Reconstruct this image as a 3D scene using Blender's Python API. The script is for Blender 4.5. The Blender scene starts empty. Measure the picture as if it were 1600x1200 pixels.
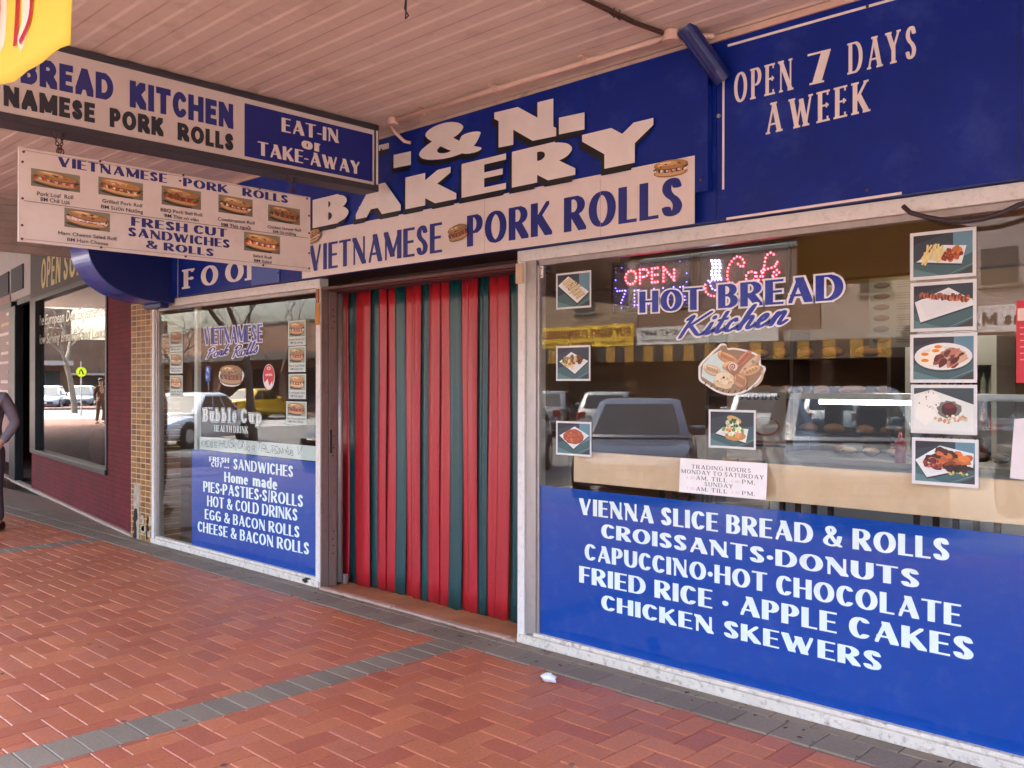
import bpy, bmesh, math, random
from mathutils import Vector, Matrix
from mathutils.geometry import delaunay_2d_cdt

sc = bpy.context.scene
C = sc.collection
R = math.radians
random.seed(7)

# ------------------------------------------------------------------ camera
FPX, YAW, PITCH, ROLL = 1429.4, .76618, .00038, .00146
CAM = Vector((0, -3.998, 1.55))
_f = Vector((-math.sin(YAW) * math.cos(PITCH), math.cos(YAW) * math.cos(PITCH), math.sin(PITCH)))
_r0 = Vector((math.cos(YAW), math.sin(YAW), 0)); _u0 = _r0.cross(_f)
_r = math.cos(ROLL) * _r0 + math.sin(ROLL) * _u0
_u = -math.sin(ROLL) * _r0 + math.cos(ROLL) * _u0
cam = bpy.data.cameras.new('camera'); cam_o = bpy.data.objects.new('camera', cam); C.objects.link(cam_o)
m = Matrix((_r, _u, -_f)).transposed().to_4x4(); m.translation = CAM
cam_o.matrix_world = m
cam.sensor_width = 36; cam.lens = FPX / 1600 * 36
cam.clip_start = .02; cam.clip_end = 2000
sc.camera = cam_o

# ------------------------------------------------------------------ sky, sun, exposure
SUN_EL, SUN_ROT = R(52), R(-55)
w = bpy.data.worlds.new('World'); sc.world = w; w.use_nodes = True
nt = w.node_tree; bg = nt.nodes['Background']
sky = nt.nodes.new('ShaderNodeTexSky'); sky.sky_type = 'NISHITA'; sky.sun_disc = False
sky.sun_elevation = SUN_EL; sky.sun_rotation = SUN_ROT
sky.air_density = 1.0; sky.dust_density = 7.0; sky.ozone_density = 1.0
nt.links.new(sky.outputs[0], bg.inputs[0]); bg.inputs[1].default_value = .15
sun = bpy.data.lights.new('sun', 'SUN'); sun.energy = 0.5; sun.angle = R(25); sun.color = (1, .95, .87)
sun_o = bpy.data.objects.new('sun', sun); C.objects.link(sun_o)
# sky texture: rotation 0 puts the sun towards +Y, increasing clockwise
_sd = Vector((math.sin(SUN_ROT) * math.cos(SUN_EL), math.cos(SUN_ROT) * math.cos(SUN_EL), math.sin(SUN_EL)))
sun_o.rotation_euler = _sd.to_track_quat('Z', 'Y').to_euler(); sun_o.location = _sd * 60
vs = sc.view_settings
sc.display_settings.display_device = 'sRGB'
vs.view_transform = 'Standard'; vs.look = 'None'; vs.exposure = 4.1; vs.gamma = 1; vs.use_curve_mapping = False
sc.render.engine = 'CYCLES'
cy = sc.cycles
cy.use_denoising = True; cy.max_bounces = 10; cy.diffuse_bounces = 5; cy.glossy_bounces = 5
cy.transparent_max_bounces = 16; cy.transmission_bounces = 6; cy.sample_clamp_indirect = 6
cy.caustics_reflective = False; cy.caustics_refractive = False

# ------------------------------------------------------------------ measuring on known planes
def ray(px, py):
    return ((px - 800) / FPX) * _r - ((py - 600) / FPX) * _u + _f
def U(px, py, y=0.0):                 # the point of the plane y = const seen there: x, z
    d = ray(px, py); t = (y - CAM.y) / d.y; q = CAM + t * d; return q.x, q.z
def UX(px, py, x):                    # the point of the plane x = const: y, z
    d = ray(px, py); t = (x - CAM.x) / d.x; q = CAM + t * d; return q.y, q.z
def UG(px, py, z=0.0):
    d = ray(px, py); t = (z - CAM.z) / d.z; q = CAM + t * d; return q.x, q.y

def s2l(c):
    return tuple((v / 12.92 if v <= .04045 else ((v + .055) / 1.055) ** 2.4) for v in c)
def rgb(r, g, b): return s2l((r / 255, g / 255, b / 255))

# ------------------------------------------------------------------ materials
MATS = {}
def nodes(name):
    m = bpy.data.materials.new(name); m.use_nodes = True
    return m, m.node_tree, m.node_tree.nodes['Principled BSDF']
def mat(name, col, rough=.5, metal=0, var=.12, scale=6, bump=0, bscale=60, spec=.5, streak=None, attr=False, coat=0, dirt=None, dirt_scale=3, dirt_amt=.5):
    """painted or raw surface: colour with soft mottling, optional dirt patches and fine bump"""
    if name in MATS: return MATS[name]
    m, t, p = nodes(name); N, L = t.nodes, t.links
    tc = N.new('ShaderNodeTexCoord')
    src = tc.outputs['Object']
    if streak:
        mp = N.new('ShaderNodeMapping'); mp.inputs['Scale'].default_value = streak; L.new(src, mp.inputs[0]); src = mp.outputs[0]
    nz = N.new('ShaderNodeTexNoise'); nz.inputs['Scale'].default_value = scale; nz.inputs['Detail'].default_value = 6
    nz.inputs['Roughness'].default_value = .62
    L.new(src, nz.inputs['Vector'])
    mr = N.new('ShaderNodeMapRange'); mr.inputs[1].default_value = .25; mr.inputs[2].default_value = .75
    mr.inputs[3].default_value = 1 - var; mr.inputs[4].default_value = 1 + var * .6
    L.new(nz.outputs[0], mr.inputs[0])
    mx = N.new('ShaderNodeMix'); mx.data_type = 'RGBA'; mx.blend_type = 'MULTIPLY'; mx.inputs[0].default_value = 1
    if attr:
        at = N.new('ShaderNodeVertexColor'); at.layer_name = 'Col'; L.new(at.outputs[0], mx.inputs[6])
    else:
        mx.inputs[6].default_value = (*col, 1)
    L.new(mr.outputs[0], mx.inputs[7])
    out = mx.outputs[2]
    if dirt:
        n2 = N.new('ShaderNodeTexNoise'); n2.inputs['Scale'].default_value = dirt_scale; n2.inputs['Detail'].default_value = 9; n2.inputs['Roughness'].default_value = .7
        L.new(tc.outputs['Object'], n2.inputs['Vector'])
        m2 = N.new('ShaderNodeMapRange'); m2.inputs[1].default_value = .52; m2.inputs[2].default_value = .72; m2.inputs[4].default_value = dirt_amt
        L.new(n2.outputs[0], m2.inputs[0])
        x2 = N.new('ShaderNodeMix'); x2.data_type = 'RGBA'; x2.inputs[7].default_value = (*dirt, 1)
        L.new(m2.outputs[0], x2.inputs[0]); L.new(out, x2.inputs[6]); out = x2.outputs[2]
    L.new(out, p.inputs['Base Color'])
    p.inputs['Roughness'].default_value = rough; p.inputs['Metallic'].default_value = metal
    p.inputs['Specular IOR Level'].default_value = spec; p.inputs['Coat Weight'].default_value = coat
    if bump:
        n3 = N.new('ShaderNodeTexNoise'); n3.inputs['Scale'].default_value = bscale; n3.inputs['Detail'].default_value = 5
        L.new(tc.outputs['Object'], n3.inputs['Vector'])
        b = N.new('ShaderNodeBump'); b.inputs['Strength'].default_value = bump; b.inputs['Distance'].default_value = .004
        L.new(n3.outputs[0], b.inputs['Height']); L.new(b.outputs[0], p.inputs['Normal'])
    MATS[name] = m
    return m
def glass(name, tint=(.93, .96, .95), f0=.034):
    m = bpy.data.materials.new(name); m.use_nodes = True; t = m.node_tree; t.nodes.clear(); N, L = t.nodes, t.links
    o = N.new('ShaderNodeOutputMaterial'); mix = N.new('ShaderNodeMixShader'); tr = N.new('ShaderNodeBsdfTransparent'); gl = N.new('ShaderNodeBsdfGlossy')
    tr.inputs[0].default_value = (*tint, 1); gl.inputs['Roughness'].default_value = .0
    lw = N.new('ShaderNodeLayerWeight'); lw.inputs[0].default_value = .5
    pw = N.new('ShaderNodeMath'); pw.operation = 'POWER'; pw.inputs[1].default_value = 5
    ma = N.new('ShaderNodeMath'); ma.operation = 'MULTIPLY_ADD'; ma.inputs[1].default_value = 1 - f0; ma.inputs[2].default_value = f0
    L.new(lw.outputs['Facing'], pw.inputs[0]); L.new(pw.outputs[0], ma.inputs[0]); L.new(ma.outputs[0], mix.inputs[0])
    L.new(tr.outputs[0], mix.inputs[1]); L.new(gl.outputs[0], mix.inputs[2]); L.new(mix.outputs[0], o.inputs[0])
    # slight waviness of old plate glass
    tc = N.new('ShaderNodeTexCoord'); nz = N.new('ShaderNodeTexNoise'); nz.inputs['Scale'].default_value = 1.3; nz.inputs['Detail'].default_value = 1
    b = N.new('ShaderNodeBump'); b.inputs['Strength'].default_value = .08; b.inputs['Distance'].default_value = .003
    L.new(tc.outputs['Object'], nz.inputs['Vector']); L.new(nz.outputs[0], b.inputs['Height']); L.new(b.outputs[0], gl.inputs['Normal'])
    MATS[name] = m
    return m
def emit(name, col, strength, attr=False):
    m, t, p = nodes(name)
    p.inputs['Base Color'].default_value = (*[v * .5 for v in col], 1)
    p.inputs['Emission Strength'].default_value = strength; p.inputs['Emission Color'].default_value = (*col, 1)
    if attr:
        at = t.nodes.new('ShaderNodeVertexColor'); at.layer_name = 'Col'
        t.links.new(at.outputs[0], p.inputs['Emission Color']); t.links.new(at.outputs[0], p.inputs['Base Color'])
    MATS[name] = m
    return m
def brickmat(name, c1, c2, cm, bw, bh, mortar=.006, rough=.6, bump=.4, axes='xz', offset=.5, var_scale=5, spec=.4, smear=None):
    """courses laid in metres along object axes"""
    m, t, p = nodes(name); N, L = t.nodes, t.links
    tc = N.new('ShaderNodeTexCoord'); sp = N.new('ShaderNodeSeparateXYZ'); cb = N.new('ShaderNodeCombineXYZ')
    L.new(tc.outputs['Object'], sp.inputs[0])
    ix = {'x': 0, 'y': 1, 'z': 2}
    L.new(sp.outputs[ix[axes[0]]], cb.inputs[0]); L.new(sp.outputs[ix[axes[1]]], cb.inputs[1])
    br = N.new('ShaderNodeTexBrick'); L.new(cb.outputs[0], br.inputs['Vector'])
    br.inputs['Scale'].default_value = 1; br.inputs['Brick Width'].default_value = bw; br.inputs['Row Height'].default_value = bh
    br.inputs['Mortar Size'].default_value = mortar; br.inputs['Mortar Smooth'].default_value = .2; br.inputs['Bias'].default_value = 0
    br.offset = offset
    br.inputs['Color1'].default_value = (*c1, 1); br.inputs['Color2'].default_value = (*c2, 1); br.inputs['Mortar'].default_value = (*cm, 1)
    nz = N.new('ShaderNodeTexNoise'); nz.inputs['Scale'].default_value = var_scale; nz.inputs['Detail'].default_value = 8
    L.new(tc.outputs['Object'], nz.inputs['Vector'])
    mr = N.new('ShaderNodeMapRange'); mr.inputs[1].default_value = .25; mr.inputs[2].default_value = .75; mr.inputs[3].default_value = .72; mr.inputs[4].default_value = 1.18
    L.new(nz.outputs[0], mr.inputs[0])
    mx = N.new('ShaderNodeMix'); mx.data_type = 'RGBA'; mx.blend_type = 'MULTIPLY'; mx.inputs[0].default_value = 1
    L.new(br.outputs[0], mx.inputs[6]); L.new(mr.outputs[0], mx.inputs[7]); L.new(mx.outputs[2], p.inputs['Base Color'])
    b = N.new('ShaderNodeBump'); b.inputs['Strength'].default_value = bump; b.inputs['Distance'].default_value = .006; b.invert = True
    L.new(br.outputs['Fac'], b.inputs['Height']); L.new(b.outputs[0], p.inputs['Normal'])
    p.inputs['Roughness'].default_value = rough; p.inputs['Specular IOR Level'].default_value = spec
    MATS[name] = m
    return m

# ------------------------------------------------------------------ mesh builder and object tree
WL = {}                                 # world location of each object (while unrotated)
def settle(o, loc, parent):
    WL[o] = Vector(loc)
    if parent is not None:
        o.parent = parent; o.location = WL[o] - WL[parent]
    else:
        o.location = loc
    return o
def tag(o, label=None, cat=None, group=None, kind=None):
    if label: o['label'] = label
    if cat: o['category'] = cat
    if group: o['group'] = group
    if kind: o['kind'] = kind
    return o
def thing(name, loc, label, cat, group=None):
    o = bpy.data.objects.new(name, None); o.empty_display_size = .1; C.objects.link(o)
    settle(o, loc, None)
    return tag(o, label, cat, group)
class MB:
    def __init__(s): s.v = []; s.f = []; s.c = []; s.col = None
    def add(s, vs, fs):
        n = len(s.v); s.v += [tuple(v) for v in vs]
        for f in fs: s.f.append([i + n for i in f]); s.c.append(s.col)
        return s
    def box(s, x0, x1, y0, y1, z0, z1):
        x0, x1 = sorted((x0, x1)); y0, y1 = sorted((y0, y1)); z0, z1 = sorted((z0, z1))
        return s.add([(x0, y0, z0), (x1, y0, z0), (x1, y1, z0), (x0, y1, z0), (x0, y0, z1), (x1, y0, z1), (x1, y1, z1), (x0, y1, z1)],
                     [(3, 2, 1, 0), (4, 5, 6, 7), (0, 1, 5, 4), (1, 2, 6, 5), (2, 3, 7, 6), (3, 0, 4, 7)])
    def hexa(s, p):                      # eight corners: bottom four ccw, top four ccw
        return s.add(p, [(3, 2, 1, 0), (4, 5, 6, 7), (0, 1, 5, 4), (1, 2, 6, 5), (2, 3, 7, 6), (3, 0, 4, 7)])
    def tube(s, pts, rad, n=10, cap=True):
        pts = [Vector(p) for p in pts]; rs = rad if isinstance(rad, (list, tuple)) else [rad] * len(pts)
        base = len(s.v); prev = None
        for i, p in enumerate(pts):
            a = pts[max(i - 1, 0)]; b = pts[min(i + 1, len(pts) - 1)]; d = (b - a).normalized()
            if prev is None:
                prev = d.orthogonal().normalized()
            x = (prev - d * prev.dot(d))
            x = x.normalized() if x.length > 1e-5 else d.orthogonal().normalized()
            prev = x; y = d.cross(x)
            for k in range(n):
                t = 2 * math.pi * k / n
                s.v.append(tuple(p + rs[i] * (math.cos(t) * x + math.sin(t) * y)))
        for i in range(len(pts) - 1):
            for k in range(n):
                a = base + i * n + k; b = base + i * n + (k + 1) % n
                s.f.append([a, b, b + n, a + n]); s.c.append(s.col)
        if cap:
            s.f.append([base + k for k in range(n)][::-1]); s.c.append(s.col)
            e = base + (len(pts) - 1) * n
            s.f.append([e + k for k in range(n)]); s.c.append(s.col)
        return s
    def loft(s, rings, close=True, caps=True):
        base = len(s.v); n = len(rings[0])
        for r in rings: s.v += [tuple(p) for p in r]
        for i in range(len(rings) - 1):
            for k in range(n if close else n - 1):
                a = base + i * n + k; b = base + i * n + (k + 1) % n
                s.f.append([a, b, b + n, a + n]); s.c.append(s.col)
        if caps:
            s.f.append([base + k for k in range(n)][::-1]); s.c.append(s.col)
            e = base + (len(rings) - 1) * n
            s.f.append([e + k for k in range(n)]); s.c.append(s.col)
        return s
    def cyl(s, c, r, h, axis='z', n=24, r2=None):
        ax = {'x': Vector((1, 0, 0)), 'y': Vector((0, 1, 0)), 'z': Vector((0, 0, 1))}[axis]
        c = Vector(c)
        return s.tube([c - ax * h / 2, c + ax * h / 2], [r, r if r2 is None else r2], n)
    def ball(s, c, r, nu=12, nv=8, sq=(1, 1, 1)):
        c = Vector(c); rings = []
        for j in range(nv + 1):
            t = math.pi * j / nv - math.pi / 2
            rr = max(math.cos(t), .02)
            rings.append([c + Vector((r * sq[0] * rr * math.cos(2 * math.pi * k / nu), r * sq[1] * rr * math.sin(2 * math.pi * k / nu), r * sq[2] * math.sin(t))) for k in range(nu)])
        return s.loft(rings)
    def prism(s, poly, axis, a, b):      # polygon (2-D, ccw) extruded along an axis from a to b
        def P(p, t): return {'x': (t, p[0], p[1]), 'y': (p[0], t, p[1]), 'z': (p[0], p[1], t)}[axis]
        return s.loft([[P(p, a) for p in poly], [P(p, b) for p in poly]])
    def build(s, name, material, parent=None, bevel=0, smooth=False, segs=2, recalc=True, origin=None):
        vs = [Vector(v) for v in s.v]
        lo = Vector([min(v[i] for v in vs) for i in range(3)]); hi = Vector([max(v[i] for v in vs) for i in range(3)])
        o_ = Vector(((lo.x + hi.x) / 2, (lo.y + hi.y) / 2, lo.z)) if origin is None else Vector(origin)
        me = bpy.data.meshes.new(name); me.from_pydata([v - o_ for v in vs], [], s.f)
        if any(c is not None for c in s.c):
            at = me.color_attributes.new('Col', 'FLOAT_COLOR', 'CORNER')
            k = 0; buf = []
            for f, c in zip(s.f, s.c):
                buf += [*(c or (.5, .5, .5)), 1.0] * len(f)
            at.data.foreach_set('color', buf)
        if recalc:
            bm = bmesh.new(); bm.from_mesh(me); bmesh.ops.recalc_face_normals(bm, faces=bm.faces); bm.to_mesh(me); bm.free()
        if smooth:
            for p in me.polygons: p.use_smooth = True
        me.materials.append(material)
        o = bpy.data.objects.new(name, me); C.objects.link(o)
        settle(o, o_, parent)
        if bevel:
            b = o.modifiers.new('bevel', 'BEVEL'); b.width = bevel; b.segments = segs; b.limit_method = 'ANGLE'; b.angle_limit = R(40)
            if hasattr(b, 'harden_normals'): b.harden_normals = False
        return o
def copy_tree(o, parent=None):
    c = o.copy(); C.objects.link(c); c.parent = parent
    if parent is not None: c.location = o.location
    for ch in [x for x in bpy.data.objects if x.parent == o]: copy_tree(ch, c)
    return c
def box(name, material, parent, *b, bevel=.002):
    return MB().box(*b).build(name, material, parent, bevel=bevel)
# ------------------------------------------------------------------ sign-writer's alphabet: skeletons swept with a flat (l) or round (a, c) nib
CAPS = {
'A': (.86, 'L 0 0 .5 1;l .5 1 1 0;l .22 .28 .78 .28'),
'B': (.72, 'l 0 0 0 1;l 0 1 .5 1;l 0 .53 .5 .53;l 0 0 .5 0;a .5 .765 .42 .235 90 -90;a .5 .265 .5 .265 90 -90'),
'C': (.72, 'a .56 .5 .56 .5 42 318'),
'D': (.86, 'l 0 0 0 1;l 0 1 .42 1;l 0 0 .42 0;a .42 .5 .58 .5 90 -90'),
'E': (.62, 'l 0 0 0 1;l 0 1 1 1;l 0 .52 .85 .52;l 0 0 1 0'),
'F': (.60, 'l 0 0 0 1;l 0 1 1 1;l 0 .5 .85 .5'),
'G': (.84, 'a .5 .5 .5 .5 48 325;l .95 .1 .95 .42;l .6 .45 .95 .45'),
'H': (.82, 'l 0 0 0 1;l 1 0 1 1;l 0 .52 1 .52'),
'I': (0, 'l 0 0 0 1'),
'J': (.5, 'l 1 1 1 .3;a .5 .3 .5 .3 180 360'),
'K': (.80, 'l 0 0 0 1;L .1 .42 .95 1;l .3 .58 1 0'),
'L': (.58, 'l 0 0 0 1;l 0 0 1 0'),
'M': (1.0, 'L 0 0 0 1;l 0 1 .5 .1;L .5 .1 1 1;l 1 0 1 1'),
'N': (.84, 'L 0 0 0 1;l 0 1 1 0;L 1 0 1 1'),
'O': (.90, 'a .5 .5 .5 .5 0 360'),
'P': (.68, 'l 0 0 0 1;l 0 1 .5 1;l 0 .45 .5 .45;a .5 .725 .5 .275 90 -90'),
'Q': (.90, 'a .5 .5 .5 .5 0 360;l .55 .25 1 -.05'),
'R': (.78, 'l 0 0 0 1;l 0 1 .48 1;l 0 .5 .48 .5;a .48 .75 .44 .25 90 -90;l .42 .5 1 0'),
'S': (.62, 'c .93 .80 .74 .97 .45 1 .13 .89 .08 .71 .32 .56 .70 .44 .95 .27 .84 .08 .48 0 .18 .05 .02 .2'),
'T': (.74, 'l .5 0 .5 1;l 0 1 1 1'),
'U': (.80, 'l 0 1 0 .35;l 1 1 1 .35;a .5 .35 .5 .35 180 360'),
'V': (.84, 'l 0 1 .5 0;L .5 0 1 1'),
'W': (1.25, 'l 0 1 .27 0;L .27 0 .5 .92;l .5 .92 .75 0;L .75 0 1 1'),
'X': (.8, 'l 0 1 1 0;L 0 0 1 1'),
'Y': (.82, 'l 0 1 .5 .45;L 1 1 .5 .45;l .5 .47 .5 0'),
'Z': (.7, 'l 0 1 1 1;L 1 1 0 0;l 0 0 1 0'),
'&': (.86, 'c .98 .5 .84 .15 .5 0 .12 .07 .02 .26 .22 .47 .52 .66 .6 .84 .42 1 .22 .94 .18 .78 .4 .5 .72 .18 1 0'),
'7': (.60, 'l 0 1 1 1;l .95 .95 .34 0'),
'0': (.6, 'a .5 .5 .5 .5 0 360'), '1': (0, 'l 0 0 0 1'),
'2': (.6, 'c .02 .78 .2 .97 .5 1 .88 .88 .9 .66 .6 .35 .02 .02;l 0 0 1 0'), '3': (.6, 'c .05 .85 .4 1 .85 .88 .85 .62 .45 .53;c .45 .53 .95 .42 .95 .12 .5 0 .03 .12'),
'.': (0, 'D 0 0'), '-': (.32, 'l 0 .38 1 .38'), '/': (.3, 'L 0 -.06 1 1.06'), '|': (0, 'L 0 -.06 0 1.06'), "'": (0, 'L 0 1 0 .75'),
'\u2022': (0, 'D 0 .42'), '\u2026': (.8, 'D 0 0;D .5 0;D 1 0'),
}
LOW = {
'a': (.56, 'a .44 .19 .44 .19 0 360;c .06 .55 .32 .68 .74 .66 1 .48;l 1 .48 1 0'),
'b': (.62, 'l 0 0 0 1;a .5 .34 .5 .34 0 360'), 'c': (.54, 'a .52 .34 .52 .34 50 310'),
'd': (.62, 'l 1 0 1 1;a .5 .34 .5 .34 0 360'), 'e': (.56, 'a .5 .34 .5 .34 0 312;l .05 .36 1 .36'),
'f': (.36, 'l .35 0 .35 .75;a .75 .75 .4 .25 180 80;l 0 .66 .9 .66'), 'g': (.6, 'a .5 .34 .5 .34 0 360;l 1 .68 1 -.1;a .5 -.1 .5 .2 0 -150'),
'h': (.56, 'l 0 0 0 1;a .5 .4 .5 .28 180 0;l 1 .4 1 0'), 'i': (0, 'l 0 0 0 .68;D 0 .92'),
'k': (.58, 'l 0 0 0 1;L .1 .3 .95 .68;l .35 .42 1 0'), 'l': (0, 'l 0 0 0 1'),
'm': (.95, 'l 0 0 0 .68;a .25 .42 .25 .26 180 0;l .5 .42 .5 0;a .75 .42 .25 .26 180 0;l 1 .42 1 0'),
'n': (.56, 'l 0 0 0 .68;a .5 .4 .5 .28 180 0;l 1 .4 1 0'), 'o': (.62, 'a .5 .34 .5 .34 0 360'),
'p': (.62, 'l 0 -.3 0 .68;a .5 .34 .5 .34 0 360'), 'r': (.36, 'l 0 0 0 .68;a .7 .36 .7 .32 170 70'),
's': (.5, 'c .92 .54 .5 .68 .1 .58 .12 .42 .5 .34 .9 .25 .88 .08 .45 0 .03 .14'), 't': (.34, 'l .4 0 .4 .9;l 0 .66 1 .66;c .4 .1 .7 0 1 .05'),
'u': (.56, 'l 0 .68 0 .28;a .5 .28 .5 .28 180 360;l 1 .68 1 0'), 'v': (.56, 'l 0 .68 .5 0;L .5 0 1 .68'), 'x': (.56, 'l 0 .68 1 0;L 0 0 1 .68'),
'w': (.85, 'l 0 .68 .27 0;L .27 0 .5 .6;l .5 .6 .75 0;L .75 0 1 .68'), 'y': (.56, 'l 0 .68 .5 0;L 1 .68 .3 -.3'),
}
SCRIPT = {
'P': (.72, 'c .02 0 .16 .45 .34 1;c .0 .78 .2 .97 .62 1 .95 .86 .8 .6 .4 .48'),
'R': (.80, 'c .02 0 .16 .45 .3 1;c .0 .78 .2 .97 .6 1 .86 .86 .7 .6 .32 .5;c .34 .5 .55 .2 .8 .02 1.02 .08'),
'K': (.95, 'c .02 0 .14 .42 .3 .92 .1 .8;c 1.02 1 .7 .78 .22 .45;c .3 .5 .55 .25 .8 .02 1 .04'),
'C': (.7, 'c .9 .84 .78 1 .4 .93 .05 .45 .2 .05 .55 .0 .95 .2'),
'o': (.56, 'a .42 .24 .4 .24 0 360;c .66 .44 .82 .36 1.06 .42'), 'r': (.46, 'c -.05 .1 .3 .42 .36 .52 .5 .4 .86 .44;c .84 .44 .6 .1 .8 0 1.08 .12'),
'k': (.56, 'c -.05 .1 .35 .6 .55 1 .3 .7 .08 0;c .1 .2 .6 .5 .8 .42 .3 .22;c .34 .24 .7 .0 1.05 .1'), 'l': (.36, 'c -.1 .1 .5 .55 .85 .95 .6 1 .3 .5 .3 .06 .6 0 1.08 .14'),
's': (.46, 'c -.05 .1 .4 .34 .62 .52 .8 .3 .74 .04 .3 .0 .1 .08'), 'i': (.36, 'c -.1 .1 .3 .3 .55 .48;c .55 .48 .3 .1 .55 0 1.08 .14;D .7 .72'),
't': (.38, 'c -.1 .1 .5 .5 .85 .88;c .8 .84 .3 .15 .55 0 1.08 .14;L .05 .55 1.2 .58'), 'c': (.48, 'c .8 .42 .65 .52 .2 .36 .1 .1 .4 0 1.06 .16'),
'h': (.60, 'c -.05 .1 .35 .6 .55 1 .3 .7 .08 0;c .1 .15 .5 .5 .74 .46 .62 .1 .78 0 1.06 .12'), 'e': (.48, 'c .08 .2 .6 .3 .75 .46 .5 .52 .12 .3 .2 .03 .5 0 1.06 .16'),
'n': (.60, 'c -.05 .1 .22 .45 .3 .5 .2 .2 .1 0;c .12 .15 .5 .5 .74 .46 .62 .1 .78 0 1.06 .12'), 'a': (.56, 'a .4 .24 .38 .24 0 360;c .8 .48 .66 .1 .8 0 1.06 .14'),
'f': (.4, 'c .0 .1 .5 .5 .9 .9 .7 1 .4 .6 .1 -.3;l .1 .42 .9 .44'),
}
STYLES = {   # half stem, half bar, thin ratio, letter gap, serif half-length, slant, table, width factor
'britannic': (.135, .046, .42, .085, 0, 0, None, 1), 'wide': (.25, .085, .62, .12, 0, 0, None, 1.55), 'condensed': (.125, .046, .42, .085, 0, 0, None, 1),
'heavy': (.15, .125, .9, .10, 0, 0, None, 1.02), 'gothic': (.10, .085, .9, .14, 0, 0, None, 1),
'serif': (.115, .032, .42, .27, .075, 0, None, 1), 'serif_light': (.075, .030, .45, .28, .07, 0, None, 1), 'slab': (.13, .05, .5, .34, .10, 0, None, 1), 'slab_light': (.10, .045, .5, .40, .08, 0, None, 1),
'script': (.075, .050, .7, 0, 0, .32, 'script', 1), 'brush': (.09, .085, .9, .16, 0, .12, None, .8),
}
def ell(hx, hy, n=14): return [(hx * math.cos(2 * math.pi * k / n), hy * math.sin(2 * math.pi * k / n)) for k in range(n)]
def hull(pts):
    pts = sorted(set((round(x, 6), round(y, 6)) for x, y in pts))
    if len(pts) < 3: return pts
    def half(ps):
        h = []
        for p in ps:
            while len(h) >= 2 and (h[-1][0] - h[-2][0]) * (p[1] - h[-2][1]) - (h[-1][1] - h[-2][1]) * (p[0] - h[-2][0]) <= 1e-12: h.pop()
            h.append(p)
        return h[:-1]
    return half(pts) + half(pts[::-1])
def catmull(p, n=5):
    out = []
    q = [p[0]] + p + [p[-1]]
    for i in range(1, len(q) - 2):
        for k in range(n):
            t = k / n; a, b, c, d = q[i - 1], q[i], q[i + 1], q[i + 2]
            out.append(tuple(.5 * (2 * b[j] + (c[j] - a[j]) * t + (2 * a[j] - 5 * b[j] + 4 * c[j] - d[j]) * t * t + (3 * b[j] - a[j] - 3 * c[j] + d[j]) * t ** 3) for j in (0, 1)))
    out.append(p[-1]); return out
def skeleton(s):
    """strokes of a glyph: (kind, [points 0..1])"""
    out = []
    for st in s.split(';'):
        k, *n = st.split(); n = [float(v) for v in n]
        if k == 'a':
            cx, cy_, rx, ry, a0, a1 = n; m = max(6, int(abs(a1 - a0) / 15))
            out.append(('c', [(cx + rx * math.cos(R(a0 + (a1 - a0) * i / m)), cy_ + ry * math.sin(R(a0 + (a1 - a0) * i / m))) for i in range(m + 1)]))
        elif k == 'c': out.append(('c', catmull([(n[i], n[i + 1]) for i in range(0, len(n), 2)])))
        else: out.append((k, [(n[i], n[i + 1]) for i in range(0, len(n), 2)]))
    return out
GC = {}
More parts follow.
